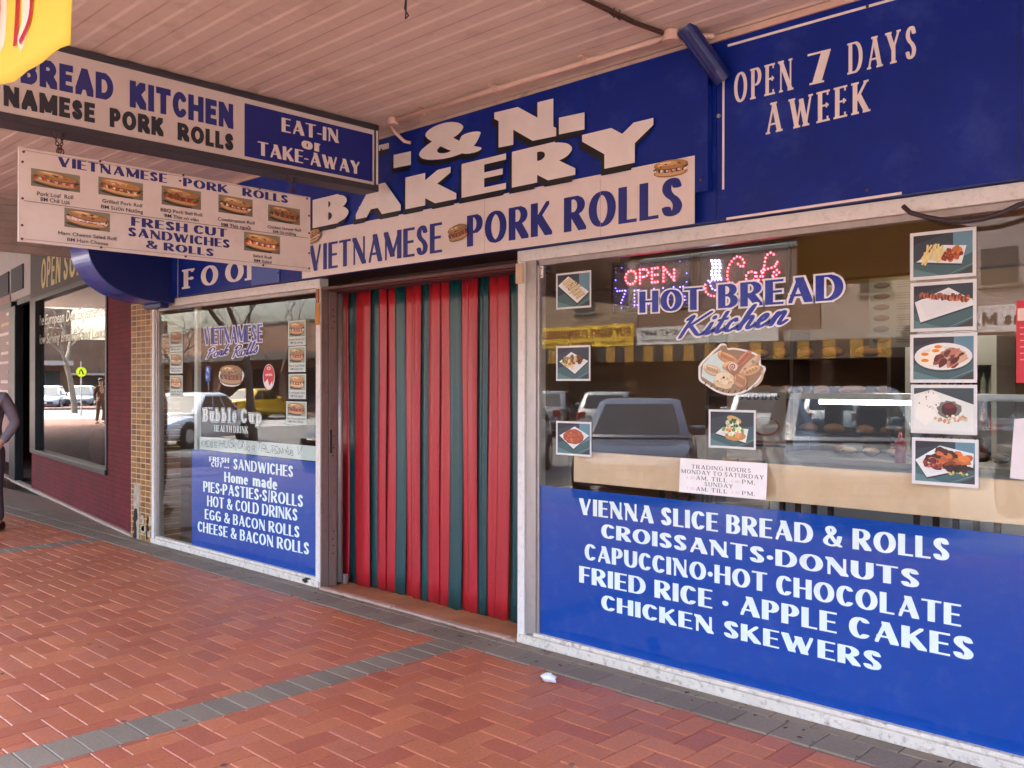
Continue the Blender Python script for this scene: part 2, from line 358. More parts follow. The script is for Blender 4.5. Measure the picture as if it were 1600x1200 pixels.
def glyph(ch, style, grow=0):
    key = (ch, style, grow)
    if key in GC: return GC[key]
    hx, hy, thin, gap, serif, slant, table, wf = STYLES[style]
    tab = SCRIPT if table == 'script' and ch in SCRIPT else (CAPS if ch in CAPS else LOW)
    w, spec = tab[ch]; w *= wf
    if ch == '&': hx, hy = hx * .8, hy * .9
    if ch == '.' and style == 'wide': w = .6
    W = max(w, 2 * hx)
    def Mp(p): return (hx + p[0] * max(W - 2 * hx, 0), hy + p[1] * (1 - 2 * hy))
    polys = []
    gx, gy = hx + grow, hy + grow
    for k, pts in skeleton(spec):
        P = [Mp(p) for p in pts]
        if k == 'D':
            r = max(hx, .085) + grow
            cy_ = P[0][1] + (r - grow - hy if pts[0][1] == 0 else 0)
            cx = P[0][0]
            polys.append([(cx + x, cy_ + y) for x, y in (ell(r, r, 18) if ch != '.' or style != 'wide' else [(-r * 1.3, -r * .9), (r * 1.3, -r * .9), (r * 1.3, r * .9), (-r * 1.3, r * .9)])])
            continue
        a, b = (gx, gy)
        if k == 'L': a = hx * thin + grow
        nib = ell(a, b) if k == 'c' or table == 'script' else [(-a, -b), (a, -b), (a, b), (-a, b)]
        for i in range(len(P) - 1):
            polys.append(hull([(P[j][0] + x, P[j][1] + y) for j in (i, i + 1) for x, y in nib]))
        if serif and k in 'lL' and ch not in '.-&/':
            for (p, q), (r0, _) in (((P[0], P[-1]), (pts[0], 0)), ((P[-1], P[0]), (pts[-1], 0))):
                horizontal = abs(p[1] - q[1]) < 1e-6
                if not horizontal and (r0[1] in (0, 1, .68, -.3)):
                    y = hy if r0[1] == 0 else p[1]
                    e = a + serif
                    polys.append([(p[0] - e, y - gy), (p[0] + e, y - gy), (p[0] + e, y + gy), (p[0] - e, y + gy)])
                elif horizontal and r0[0] in (1, .85) and ch in 'EFLTZ' or (horizontal and ch in 'TZ' and r0[0] == 0):
                    h = .13 if r0[0] != .85 else .08
                    up = 1 if p[1] < .3 else -1
                    ys = sorted((p[1] - gy * 1, p[1] + up * h)) if r0[0] != .85 else (p[1] - h, p[1] + h)
                    ys = (min(ys[0], p[1] - gy), max(ys[1], p[1] + gy))
                    polys.append([(p[0] - gy * 1.4, ys[0]), (p[0] + gy * 1.4, ys[0]), (p[0] + gy * 1.4, ys[1]), (p[0] - gy * 1.4, ys[1])])
    if slant: polys = [[(x + slant * y, y) for x, y in p] for p in polys]
    V, F = [], []
    for p in polys:
        if len(p) < 3: continue
        ar = sum(p[i][0] * p[(i + 1) % len(p)][1] - p[(i + 1) % len(p)][0] * p[i][1] for i in range(len(p)))
        if abs(ar) < 1e-9: continue
        if ar < 0: p = p[::-1]
        F.append(list(range(len(V), len(V) + len(p)))); V += [Vector(q) for q in p]
    r = delaunay_2d_cdt(V, [], F, 1, 1e-5)
    res = ([tuple(v) for v in r[0]], [list(f) for f, of in zip(r[2], r[5]) if of], W if table != 'script' else w * .92)
    GC[key] = res
    return res
def text_mesh(s, style, grow=0):
    gap = STYLES[style][3]; x = 0; V, F = [], []
    serif = STYLES[style][4]
    for ch in s:
        if ch == ' ': x += .34; continue
        v, f, wd = glyph(ch, style, grow)
        n = len(V); V += [(a + x, b) for a, b in v]; F += [[i + n for i in q] for q in f]
        x += wd + gap
    return V, F, x - gap
BF = {}
def bfont(s, shear=0, offset=0):
    key = (s, shear, offset)
    if key in BF: return BF[key]
    cu = bpy.data.curves.new('t', 'FONT'); cu.body = s; cu.size = 1; cu.shear = shear; cu.offset = offset; cu.resolution_u = 3
    o = bpy.data.objects.new('t', cu); C.objects.link(o)
    dg = bpy.context.evaluated_depsgraph_get(); me = bpy.data.meshes.new_from_object(o.evaluated_get(dg))
    V = [(v.co.x, v.co.y) for v in me.vertices]; F = [list(p.vertices) for p in me.polygons]
    bpy.data.objects.remove(o); bpy.data.curves.remove(cu); bpy.data.meshes.remove(me)
    x0 = min(v[0] for v in V); x1 = max(v[0] for v in V)
    cap = .729
    V = [((x - x0) / cap, y / cap) for x, y in V]
    BF[key] = (V, F, (x1 - x0) / cap)
    return BF[key]

# ------------------------------------------------------------------ flat artwork on a plane
class Plane:
    """(u, v) on a real plane; u reads left to right for someone facing it, n points at the viewer"""
    def __init__(s, o, u, n): s.o, s.u, s.n = Vector(o), Vector(u).normalized(), Vector(n).normalized(); s.v = Vector((0, 0, 1))
    def at(s, a, b, h=0): return s.o + s.u * a + s.v * b + s.n * h
    def px(s, x, y):
        d = ray(x, y); t = (s.o - CAM).dot(s.n) / d.dot(s.n); q = CAM + t * d - s.o
        return q.dot(s.u), q.dot(s.v)
def facade(y): return Plane((0, y, 0), (1, 0, 0), (0, -1, 0))
def sideways(x): return Plane((x, 0, 0), (0, 1, 0), (1, 0, 0))
LAY = .00025
class Art:
    def __init__(s, plane, pitch=LAY): s.p = plane; s.mb = MB(); s.k = 0; s.t = pitch
    def poly(s, pts, col, layer=None):
        if layer is None: s.k += 1; layer = s.k
        s.mb.col = col
        s.mb.add([s.p.at(a, b, layer * s.t) for a, b in pts], [list(range(len(pts)))])
    def tri(s, V, F, col, layer):
        s.mb.col = col; s.mb.add([s.p.at(a, b, layer * s.t) for a, b in V], F)
    def rect(s, a0, b0, a1, b1, col, layer=None): s.poly([(a0, b0), (a1, b0), (a1, b1), (a0, b1)], col, layer)
    def quad(s, corners, col, layer=None): s.poly(corners, col, layer)
    def line(s, a, b, wd, col, layer=None):
        dx, dy = b[0] - a[0], b[1] - a[1]; l = math.hypot(dx, dy) or 1; nx, ny = -dy / l * wd / 2, dx / l * wd / 2
        s.poly([(a[0] - nx, a[1] - ny), (b[0] - nx, b[1] - ny), (b[0] + nx, b[1] + ny), (a[0] + nx, a[1] + ny)], col, layer)
    def stroke(s, pts, wd, col, layer=None):
        if layer is None: s.k += 1; layer = s.k
        L_, R_ = [], []
        for i, p in enumerate(pts):
            a, b = pts[max(i - 1, 0)], pts[min(i + 1, len(pts) - 1)]
            dx, dy = b[0] - a[0], b[1] - a[1]; l = math.hypot(dx, dy) or 1
            L_.append((p[0] - dy / l * wd / 2, p[1] + dx / l * wd / 2)); R_.append((p[0] + dy / l * wd / 2, p[1] - dx / l * wd / 2))
        n = len(pts); s.tri(L_ + R_, [[i, i + 1, n + i + 1, n + i] for i in range(n - 1)], col, layer)
    def ellipse(s, c, rx, ry, col, layer=None, rot=0, n=28, jit=0, rnd=random):
        pts = []
        for k in range(n):
            t = 2 * math.pi * k / n; q = 1 + (rnd.random() - .5) * 2 * jit
            x, y = rx * q * math.cos(t), ry * q * math.sin(t)
            pts.append((c[0] + x * math.cos(rot) - y * math.sin(rot), c[1] + x * math.sin(rot) + y * math.cos(rot)))
        s.poly(pts, col, layer)
    def text(s, string, style, bl, br, top, col, outline=None, og=.06, shadow=None, sh=(0, 0), shear=0, offset=0, layer=None):
        """bl, br: baseline ends on the plane, top: cap height above bl"""
        h = top
        if layer is None: layer = s.k + 1
        def put(V, F, wd, col, lay, dx=0, dy=0):
            sx = (br[0] - bl[0]) / wd; sy = (br[1] - bl[1])
            s.tri([(bl[0] + x * sx + dx, bl[1] + sy * x / wd + y * h + dy) for x, y in V], F, col, lay)
        if style == 'plain':
            V, F, wd = bfont(string, shear, offset or .011); put(V, F, wd, col, layer)
        else:
            V, F, wd = text_mesh(string, style)
            if shadow:
                n = 5
                for i in range(n, 0, -1): put(V, F, wd, shadow, layer, sh[0] * i / n, sh[1] * i / n); layer += 1
            if outline is not None:
                V2, F2, _ = text_mesh(string, style, og); put(V2, F2, wd, outline, layer); layer += 1
            put(V, F, wd, col, layer)
        s.k = max(s.k, layer)
    def textpx(s, string, style, blp, brp, topy, col, **k):
        bl, br, tl = s.p.px(*blp), s.p.px(*brp), s.p.px(blp[0], topy)
        s.text(string, style, bl, br, tl[1] - bl[1], col, **k)
    def rectpx(s, tl, br_, col, layer=None):
        a, b = s.p.px(*tl), s.p.px(*br_); s.rect(a[0], b[1], b[0], a[1], col, layer)
    def linepx(s, a, b, wd, col, layer=None): s.line(s.p.px(*a), s.p.px(*b), wd, col, layer)
    def build(s, name, material, parent=None): return s.mb.build(name, material, parent, recalc=False)

# printed food, as flat artwork
def jitter(c, rnd, a=.25):
    k = 1 + (rnd.random() - .5) * 2 * a
    return tuple(min(1, v * k * (1 + (rnd.random() - .5) * .2)) for v in c)
def scatter(A, rnd, c, rx, ry, n, cols, s0, s1, jit=.25, stretch=1, rot=None):
    for _ in range(n):
        t = rnd.random() * 6.283; q = math.sqrt(rnd.random())
        r = s0 + (s1 - s0) * rnd.random()
        A.ellipse((c[0] + rx * q * math.cos(t), c[1] + ry * q * math.sin(t)), r * stretch, r, jitter(rnd.choice(cols), rnd), n=9, jit=jit, rnd=rnd, rot=rnd.random() * 6.28 if rot is None else rot + (rnd.random() - .5) * .5)
BUN0 = rgb(186, 138, 84); BUN_D0 = rgb(140, 88, 48); BUN_L0 = rgb(216, 178, 122); BUN, BUN_D, BUN_L = BUN0, BUN_D0, BUN_L0
def draw_roll(A, x0, y0, x1, y1, seed, bg=None, tilt=-.12, cut=False):
    """a filled bread roll in the rectangle, printed"""
    rnd = random.Random(seed); w, h = x1 - x0, y1 - y0; cx, cy_ = (x0 + x1) / 2, (y0 + y1) / 2
    kk = (.78, 1.0, .72, .86, .62, .8, 1.05)[seed % 7]; BUN, BUN_D, BUN_L = [tuple(v * kk for v in c) for c in (BUN0, BUN_D0, BUN_L0)]; gap_ = (.0, .03, .05, .02, .04, .0, .03)[seed % 7]
    if bg: A.rect(x0, y0, x1, y1, bg)
    if bg:
        A.poly([(x0, y0 + .62 * h), (x0 + .5 * w, y0 + .78 * h), (x1, y0 + .58 * h), (x1, y1), (x0, y1)], tuple(min(1, v * 1.35) for v in bg))
        A.ellipse((cx - .1 * w, y0 + .13 * h), .38 * w, .09 * h, rgb(52, 50, 46), rot=tilt)
    ct, st = math.cos(tilt), math.sin(tilt)
    def Q(u, v): u *= w; v *= h; return (cx + u * ct - v * st * w / w, cy_ + u * st * .8 + v * ct)
    def blob(u, v, ru, rv, col, n=26, jit=.02): A.ellipse(Q(u, v), ru * w, rv * h, col, rot=tilt * .8, n=n, jit=jit, rnd=rnd)
    blob(0, -.17, .46, .22, BUN_D); blob(.0, -.15, .45, .2, BUN); blob(-.02, -.19, .4, .12, BUN_L)
    blob(0, -.02, .45, .15, rgb(66, 60, 36))
    fill = [[rgb(170, 52, 40), rgb(206, 96, 70), rgb(216, 200, 186)], [rgb(150, 70, 46), rgb(190, 120, 90), rgb(220, 214, 190)], [rgb(150, 62, 40), rgb(190, 84, 50), rgb(120, 44, 34)],
            [rgb(226, 206, 196), rgb(200, 120, 110), rgb(50, 60, 36)], [rgb(140, 60, 44), rgb(58, 66, 40), rgb(196, 90, 66)], [rgb(226, 198, 196), rgb(214, 170, 178), rgb(230, 220, 214)], [rgb(206, 62, 46), rgb(222, 120, 90), rgb(226, 220, 206)]][seed % 7]
    for i in range(16):
        u = -.4 + .8 * i / 15
        A.ellipse(Q(u, -.07 + rnd.random() * .05), .055 * w, (.07 + .05 * rnd.random()) * h, jitter(fill[i % 3], rnd), n=9, jit=.25, rnd=rnd, rot=rnd.random())
    for i in range(12):
        u = -.42 + .84 * i / 11
        A.ellipse(Q(u, .03 + rnd.random() * .05), .06 * w, .05 * h, jitter([rgb(62, 92, 40), rgb(108, 134, 62), rgb(48, 66, 32)][i % 3], rnd), n=8, jit=.3, rnd=rnd, rot=rnd.random())
    blob(0, .18 + gap_, .46, .24, BUN_D); blob(-.01, .2 + gap_, .44, .21, BUN)
    blob(-.08, .27, .3, .1, BUN_L); blob(-.14, .31, .16, .045, rgb(232, 204, 158))
    scatter(A, rnd, Q(0, .2), .34 * w, .1 * h, 10, [BUN, BUN_L, BUN_D], .012 * w, .03 * w, stretch=2.2, rot=tilt)
def photo_frame(A, x0, y0, x1, y1, border=.012, c=rgb(214, 218, 216)):
    A.rect(x0, y0, x1, y1, c, 1); A.k = 1
    return x0 + border, y0 + border, x1 - border, y1 - border
STEEL = rgb(70, 92, 96)
def bench(A, x0, y0, x1, y1, var=0):
    """stainless bench behind the plate in the printed photos"""
    w, h = x1 - x0, y1 - y0
    A.rect(x0, y0, x1, y1, rgb(66, 98, 102))
    A.poly([(x0, y0 + .35 * h), (x1, y0 + .62 * h), (x1, y1), (x0, y1)], rgb(52, 62, 70))
    A.poly([(x0, y0 + .78 * h), (x0 + .62 * w, y1), (x0, y1)], rgb(44, 42, 52))
    if var % 2 == 0: A.poly([(x0 + .68 * w, y0 + .3 * h), (x1, y0 + .5 * h), (x1, y1), (x0 + .68 * w, y1)], rgb(96, 138, 154))
    A.poly([(x0, y0), (x0 + .5 * w, y0), (x0, y0 + .2 * h)], rgb(92, 128, 128))
    A.line((x0 + .6 * w, y0), (x1, y0 + .22 * h), .01 * h, rgb(150, 176, 170))
    A.poly([(x0 + .72 * w, y0), (x1, y0), (x1, y0 + .18 * h)], rgb(58, 62, 62))
PLATE = rgb(226, 232, 230)
def draw_dish(A, x0, y0, x1, y1, kind, seed):
    rnd = random.Random(seed); w, h = x1 - x0, y1 - y0
    def Q(u, v): return (x0 + u * w, y0 + v * h)
    bench(A, x0, y0, x1, y1, seed)
    def plate(pts, c=PLATE, sh=.04):
        A.poly([Q(u, v - sh) for u, v in pts], rgb(40, 56, 60)); A.poly([Q(u, v) for u, v in pts], c)
        mu = sum(p[0] for p in pts) / len(pts); mv = sum(p[1] for p in pts) / len(pts)
        A.poly([Q(mu + (u - mu) * .8, mv + (v - mv) * .8) for u, v in pts], tuple(v * .93 for v in c))
    fried = [rgb(176, 84, 40), rgb(150, 62, 28), rgb(204, 120, 62), rgb(128, 52, 26)]
    if kind == 'chips and nuggets':
        plate([(.05, .36), (.5, .72), (.9, .66), (.82, .24)])
        scatter(A, rnd, Q(.66, .5), .17 * w, .13 * h, 26, fried, .03 * w, .07 * w)
        scatter(A, rnd, Q(.64, .46), .16 * w, .11 * h, 20, fried, .012 * w, .03 * w)
        for i in range(26):
            p = Q(.18 + .3 * rnd.random(), .38 + .26 * rnd.random()); a = .9 + rnd.random() * .9; l = .1 * w
            A.line((p[0] - l * math.cos(a), p[1] - l * math.sin(a)), (p[0] + l * math.cos(a), p[1] + l * math.sin(a)), .034 * w, jitter(rgb(222, 206, 138), rnd, .12))
    elif kind == 'meat skewer':
        plate([(.02, .62), (.6, .92), (1.0, .6), (1.0, .48), (.12, .14)])
        for i in range(30):
            u = .12 + .8 * i / 29
            A.ellipse(Q(u, .78 - .16 * (u - .1) + (rnd.random() - .5) * .06), .036 * w, .07 * h, jitter([rgb(128, 66, 46), rgb(160, 92, 64), rgb(88, 44, 34), rgb(182, 116, 84)][i % 4], rnd), n=9, jit=.25, rnd=rnd)
        A.line(Q(.9, .66), Q(1.0, .62), .02 * h, rgb(220, 200, 150))
    elif kind == 'eggs and bacon':
        A.ellipse(Q(.5, .5), .48 * w, .33 * h, rgb(50, 66, 68)); A.ellipse(Q(.5, .54), .48 * w, .32 * h, rgb(232, 234, 228)); A.ellipse(Q(.5, .53), .4 * w, .25 * h, rgb(220, 222, 216))
        A.ellipse(Q(.26, .5), .17 * w, .16 * h, rgb(244, 238, 216), jit=.08, rnd=rnd); A.ellipse(Q(.42, .68), .13 * w, .1 * h, rgb(244, 238, 216), jit=.08, rnd=rnd)
        for c in ((.2, .6), (.2, .45), (.38, .68), (.42, .77)): A.ellipse(Q(*c), .065 * w, .04 * h, rgb(226, 132, 40))
        scatter(A, rnd, Q(.62, .5), .22 * w, .16 * h, 46, [rgb(150, 84, 70), rgb(186, 128, 104), rgb(112, 54, 44), rgb(214, 178, 156), rgb(90, 40, 32)], .02 * w, .06 * w, stretch=2.0, rot=.7)
    elif kind == 'open wrap':
        A.rect(x0, y0, x1, y1, rgb(58, 70, 76)); A.poly([Q(0, .0), Q(1, 0), Q(1, .62), Q(.3, .96), Q(0, .85)], rgb(222, 232, 224)); 
        A.poly([Q(.02, .3), Q(.1, .85), Q(.34, .93), Q(.46, .72), Q(.36, .3), Q(.2, .1)], rgb(236, 238, 228))
        A.ellipse(Q(.6, .5), .2 * w, .2 * h, rgb(112, 112, 104), jit=.1, rnd=rnd); A.ellipse(Q(.6, .5), .13 * w, .16 * h, rgb(74, 32, 36), jit=.05, rnd=rnd)
        A.ellipse(Q(.61, .58), .09 * w, .06 * h, rgb(122, 44, 46), jit=.05, rnd=rnd)
        scatter(A, rnd, Q(.62, .28), .26 * w, .08 * h, 26, [rgb(190, 200, 150), rgb(214, 216, 180), rgb(160, 150, 96), rgb(206, 150, 120)], .012 * w, .035 * w)
        scatter(A, rnd, Q(.26, .7), .18 * w, .22 * h, 16, [rgb(120, 116, 96), rgb(170, 140, 120)], .006 * w, .014 * w)
    elif kind == 'grilled chicken':
        plate([(.0, .52), (.42, .9), (.98, .74), (.97, .4), (.2, .1)])
        scatter(A, rnd, Q(.56, .56), .34 * w, .22 * h, 60, [rgb(176, 92, 44), rgb(204, 126, 62), rgb(140, 62, 32), rgb(192, 108, 58), rgb(70, 36, 28)], .03 * w, .075 * w, stretch=1.6, rot=-.1)
        scatter(A, rnd, Q(.3, .46), .14 * w, .12 * h, 16, [rgb(172, 70, 56), rgb(204, 120, 96), rgb(110, 44, 40)], .02 * w, .05 * w)
        scatter(A, rnd, Q(.74, .36), .2 * w, .05 * h, 16, [rgb(44, 26, 26), rgb(66, 36, 28)], .02 * w, .045 * w, stretch=2, rot=.15)
        scatter(A, rnd, Q(.7, .24), .18 * w, .03 * h, 12, [rgb(190, 186, 110), rgb(150, 160, 80)], .012 * w, .03 * w)
    elif kind == 'spring rolls':
        plate([(.02, .68), (.34, .94), (.98, .42), (.62, .1)], sh=.06)
        for i in range(6):
            u = .3 + .42 * i / 5; v = .8 - .46 * i / 5; p, q = Q(u - .13, v - .08), Q(u + .13, v + .06)
            A.line(p, q, .1 * h, rgb(150, 128, 74)); A.line(p, q, .075 * h, jitter(rgb(204, 182, 122), rnd, .12)); A.line((p[0], p[1] + .02 * h), (q[0], q[1] + .02 * h), .025 * h, rgb(226, 210, 160))
        scatter(A, rnd, Q(.52, .56), .24 * w, .2 * h, 16, [rgb(184, 158, 96), rgb(222, 206, 154), rgb(150, 116, 66)], .01 * w, .03 * w)
    elif kind == 'dumplings':
        plate([(.06, .56), (.44, .86), (.98, .56), (.56, .16)])
        scatter(A, rnd, Q(.5, .57), .3 * w, .14 * h, 34, [rgb(200, 172, 110), rgb(222, 198, 146), rgb(164, 128, 72), rgb(120, 82, 46)], .03 * w, .065 * w, stretch=1.5)
        scatter(A, rnd, Q(.72, .62), .1 * w, .1 * h, 14, [rgb(120, 52, 34), rgb(90, 40, 30)], .02 * w, .04 * w)
        scatter(A, rnd, Q(.22, .55), .1 * w, .08 * h, 8, [rgb(128, 136, 66)], .015 * w, .03 * w)
    elif kind == 'schnitzel':
        plate([(.06, .58), (.54, .9), (.98, .62), (.5, .16)])
        A.ellipse(Q(.5, .56), .31 * w, .24 * h, rgb(124, 54, 32), jit=.05, rnd=rnd); A.ellipse(Q(.5, .58), .3 * w, .23 * h, rgb(172, 84, 50), jit=.05, rnd=rnd)
        scatter(A, rnd, Q(.5, .58), .24 * w, .18 * h, 40, [rgb(186, 96, 58), rgb(158, 72, 42), rgb(200, 112, 70)], .012 * w, .03 * w)
    elif kind == 'salad roll':
        plate([(.12, .36), (.3, .56), (.88, .52), (.82, .12)])
        A.ellipse(Q(.58, .3), .24 * w, .13 * h, rgb(196, 150, 80), jit=.04, rnd=rnd)
        scatter(A, rnd, Q(.54, .46), .24 * w, .16 * h, 52, [rgb(200, 214, 170), rgb(230, 232, 210), rgb(206, 112, 66), rgb(226, 150, 104), rgb(120, 160, 80), rgb(236, 226, 190)], .025 * w, .06 * w)
        A.ellipse(Q(.56, .78), .17 * w, .1 * h, rgb(206, 176, 110), rot=-.3); scatter(A, rnd, Q(.55, .66), .17 * w, .1 * h, 22, [rgb(196, 214, 176), rgb(222, 228, 200), rgb(70, 96, 48)], .02 * w, .05 * w)
# ------------------------------------------------------------------ shared materials
ALU = mat('weathered_aluminium', rgb(172, 164, 158), .42, .55, var=.10, scale=5, streak=(6, 6, .6), dirt=rgb(120, 108, 98), dirt_scale=14, dirt_amt=.25)
WHITE = mat('worn_white_paint', rgb(226, 222, 214), .5, var=.08, scale=9, dirt=rgb(150, 130, 112), dirt_scale=30, dirt_amt=.4, bump=.1)
BLUE = mat('blue_sign_enamel', rgb(8, 38, 128), .42, spec=.28, var=.2, scale=3, dirt=rgb(70, 92, 160), dirt_scale=3.2, dirt_amt=.3, bump=.03, bscale=20)
NAVY = mat('dark_blue_paint', rgb(8, 28, 96), .4, var=.14, scale=4, dirt=rgb(50, 60, 120), dirt_scale=3, dirt_amt=.25)
PRINT = mat('sign_lettering', None, .42, var=.07, scale=7, attr=True)
PAPER = mat('printed_photo', None, .5, var=.06, scale=14, attr=True)
VINYL = mat('vinyl_film', None, .16, spec=.3, var=.06, scale=5, attr=True, dirt=rgb(120, 140, 180), dirt_scale=11, dirt_amt=.12)
BLACK = mat('black_metal', rgb(38, 36, 36), .45, .2, var=.2)
RUST = mat('rusty_steel', rgb(92, 66, 54), .6, .5, var=.35, scale=30)
DARKWOOD = mat('dark_timber', rgb(70, 46, 36), .55, var=.3, scale=8, streak=(1, 1, 8))
GLASS = glass('window_glass')

# ------------------------------------------------------------------ ground
tag(MB().add([(-600, -600, -.16), (600, -600, -.16), (600, 600, -.16), (-600, 600, -.16)], [(0, 1, 2, 3)]).build('ground', mat('dry_earth', rgb(120, 108, 92), .95, var=.2, scale=.4), origin=(0, 0, -.16)), kind='structure')
ROADM = mat('asphalt', rgb(128, 126, 124), .95, spec=.1, var=.22, scale=3, bump=.4, bscale=180, dirt=rgb(100, 98, 96), dirt_scale=.6, dirt_amt=.6)
tag(MB().box(-160, 70, -22, -5.12, -.2, -.13).build('road', ROADM), kind='structure')
mk = MB()
for i in range(-52, 22):
    a = i * 2.75
    if abs(a + 35) > 4: mk.hexa([(a, -5.4, -.131), (a + .1, -5.4, -.131), (a + 3.3, -10.2, -.131), (a + 3.2, -10.2, -.131), (a, -5.4, -.126), (a + .1, -5.4, -.126), (a + 3.3, -10.2, -.126), (a + 3.2, -10.2, -.126)])
for i in range(6): mk.box(-37.5 + i * .95, -37 + i * .95, -21.9, -5.3, -.131, -.126)
tag(mk.build('road_marking', mat('road_paint', rgb(214, 212, 204), .8, var=.25, scale=12)), kind='structure')
BR_FAR = brickmat('far_brick_paving', rgb(126, 92, 82), rgb(112, 80, 72), rgb(120, 104, 96), .24, .12, .006, .9, .3, 'xy', spec=.05)
kb = mat('kerb_concrete', rgb(120, 116, 110), .95, spec=.1, var=.2, scale=8, bump=.3)
tag(MB().box(-160, 70, -5.12, -4.94, -.2, .0).build('kerb', kb, bevel=.02), kind='structure')
tag(MB().box(-160, 70, -22.18, -22, -.2, 0).build('kerb', kb, bevel=.02), kind='structure')
tag(MB().box(-175, 70, -26, -22.18, -.2, -.002).build('pavement', BR_FAR), kind='structure')
tag(MB().box(-44, -16, -4.94, 3, -.2, -.001).build('pavement', BR_FAR), kind='structure')
tag(MB().box(-160, -64, -4.94, 8, -.2, -.001).build('pavement', BR_FAR), kind='structure')
tag(MB().box(-63.98, -44.02, -5.0, 40, -.2, -.128).build('side_road', ROADM), kind='structure')
tag(MB().box(3, 70, -4.94, 0, -.2, -.001).build('pavement', BR_FAR), kind='structure')
# bricks of our own footpath, laid one by one: herringbone square to the shopfront
MORTAR = mat('sandy_mortar', rgb(140, 112, 92), .95, var=.25, scale=40)
tag(MB().box(-16, 3, -4.94, .6, -.2, -.0075).build('pavement_bed', MORTAR), kind='structure')
rnd = random.Random(3)
pv = MB(); gr = MB()
W_ = .1195; GAP = .0018
def paver(mb, x0, x1, y0, y1, cols, zj=.0014, bev=.0040):
    x0 += GAP; x1 -= GAP; y0 += GAP; y1 -= GAP
    if x1 - x0 < .02 or y1 - y0 < .02: return
    z = [(rnd.random() - .5) * 2 * zj] * 4
    tx, ty = (rnd.random() - .5) * .0022, (rnd.random() - .5) * .0022
    def Z(x, y): return z[0] + tx * (x - x0) / (x1 - x0) + ty * (y - y0) / (y1 - y0)
    k = .95 + rnd.random() * .10
    mb.col = tuple(v * k for v in rnd.choice(cols))
    b = bev
    top = [(x0 + b, y0 + b), (x1 - b, y0 + b), (x1 - b, y1 - b), (x0 + b, y1 - b)]; out = [(x0, y0), (x1, y0), (x1, y1), (x0, y1)]
    mb.add([(x, y, Z(x, y)) for x, y in top] + [(x, y, Z(x, y) - b * .9) for x, y in out] + [(x, y, -.012) for x, y in out],
           [(0, 1, 2, 3)] + [(i, 4 + i, 4 + (i + 1) % 4, (i + 1) % 4) for i in range(4)] + [(4 + i, 8 + i, 8 + (i + 1) % 4, 4 + (i + 1) % 4) for i in range(4)])
RED = [rgb(192, 112, 78), rgb(186, 105, 74), rgb(198, 118, 82), rgb(180, 100, 74), rgb(190, 112, 84)]
GREY = [rgb(140, 124, 106), rgb(134, 119, 102), rgb(144, 127, 108)]
BANDS = [(-4.18, -3.94), (-9.41, -9.17), (1.05, 1.29), (-14.6, -14.36)]
EDGE = -.285
def spans(x0, x1):
    cuts = [(x0, x1)]
    for a, b in BANDS:
        nx = []
        for p, q in cuts:
            if q <= a or p >= b: nx.append((p, q)); continue
            if p < a: nx.append((p, a))
            if q > b: nx.append((b, q))
        cuts = nx
    return cuts
ox, oy = -5.103, -.4295
for i in range(-96, 66):
    for j in range(-40, 3):
        c = (i + j) % 4
        x, y = ox + i * W_, oy + j * W_
        if c == 0: r4 = (x, x + 2 * W_, y, y + W_)
        elif c == 2: r4 = (x, x + W_, y, y + 2 * W_)
        else: continue
        y0, y1 = max(r4[2], -4.94), min(r4[3], EDGE)
        if y1 - y0 < .03 or r4[1] < -16 or r4[0] > 3: continue
        for a, b in spans(max(r4[0], -16), min(r4[1], 3)): paver(pv, a, b, y0, y1, RED)
for a, b in BANDS:
    y = EDGE
    while y > -4.94: paver(gr, a, b, max(y - .12, -4.94), y, GREY); y -= .12
x = -16.0
while x < 3: paver(gr, x, x + .2, EDGE, EDGE + .2, GREY); paver(gr, x + .1, x + .3, EDGE + .2, EDGE + .4, GREY); x += .2
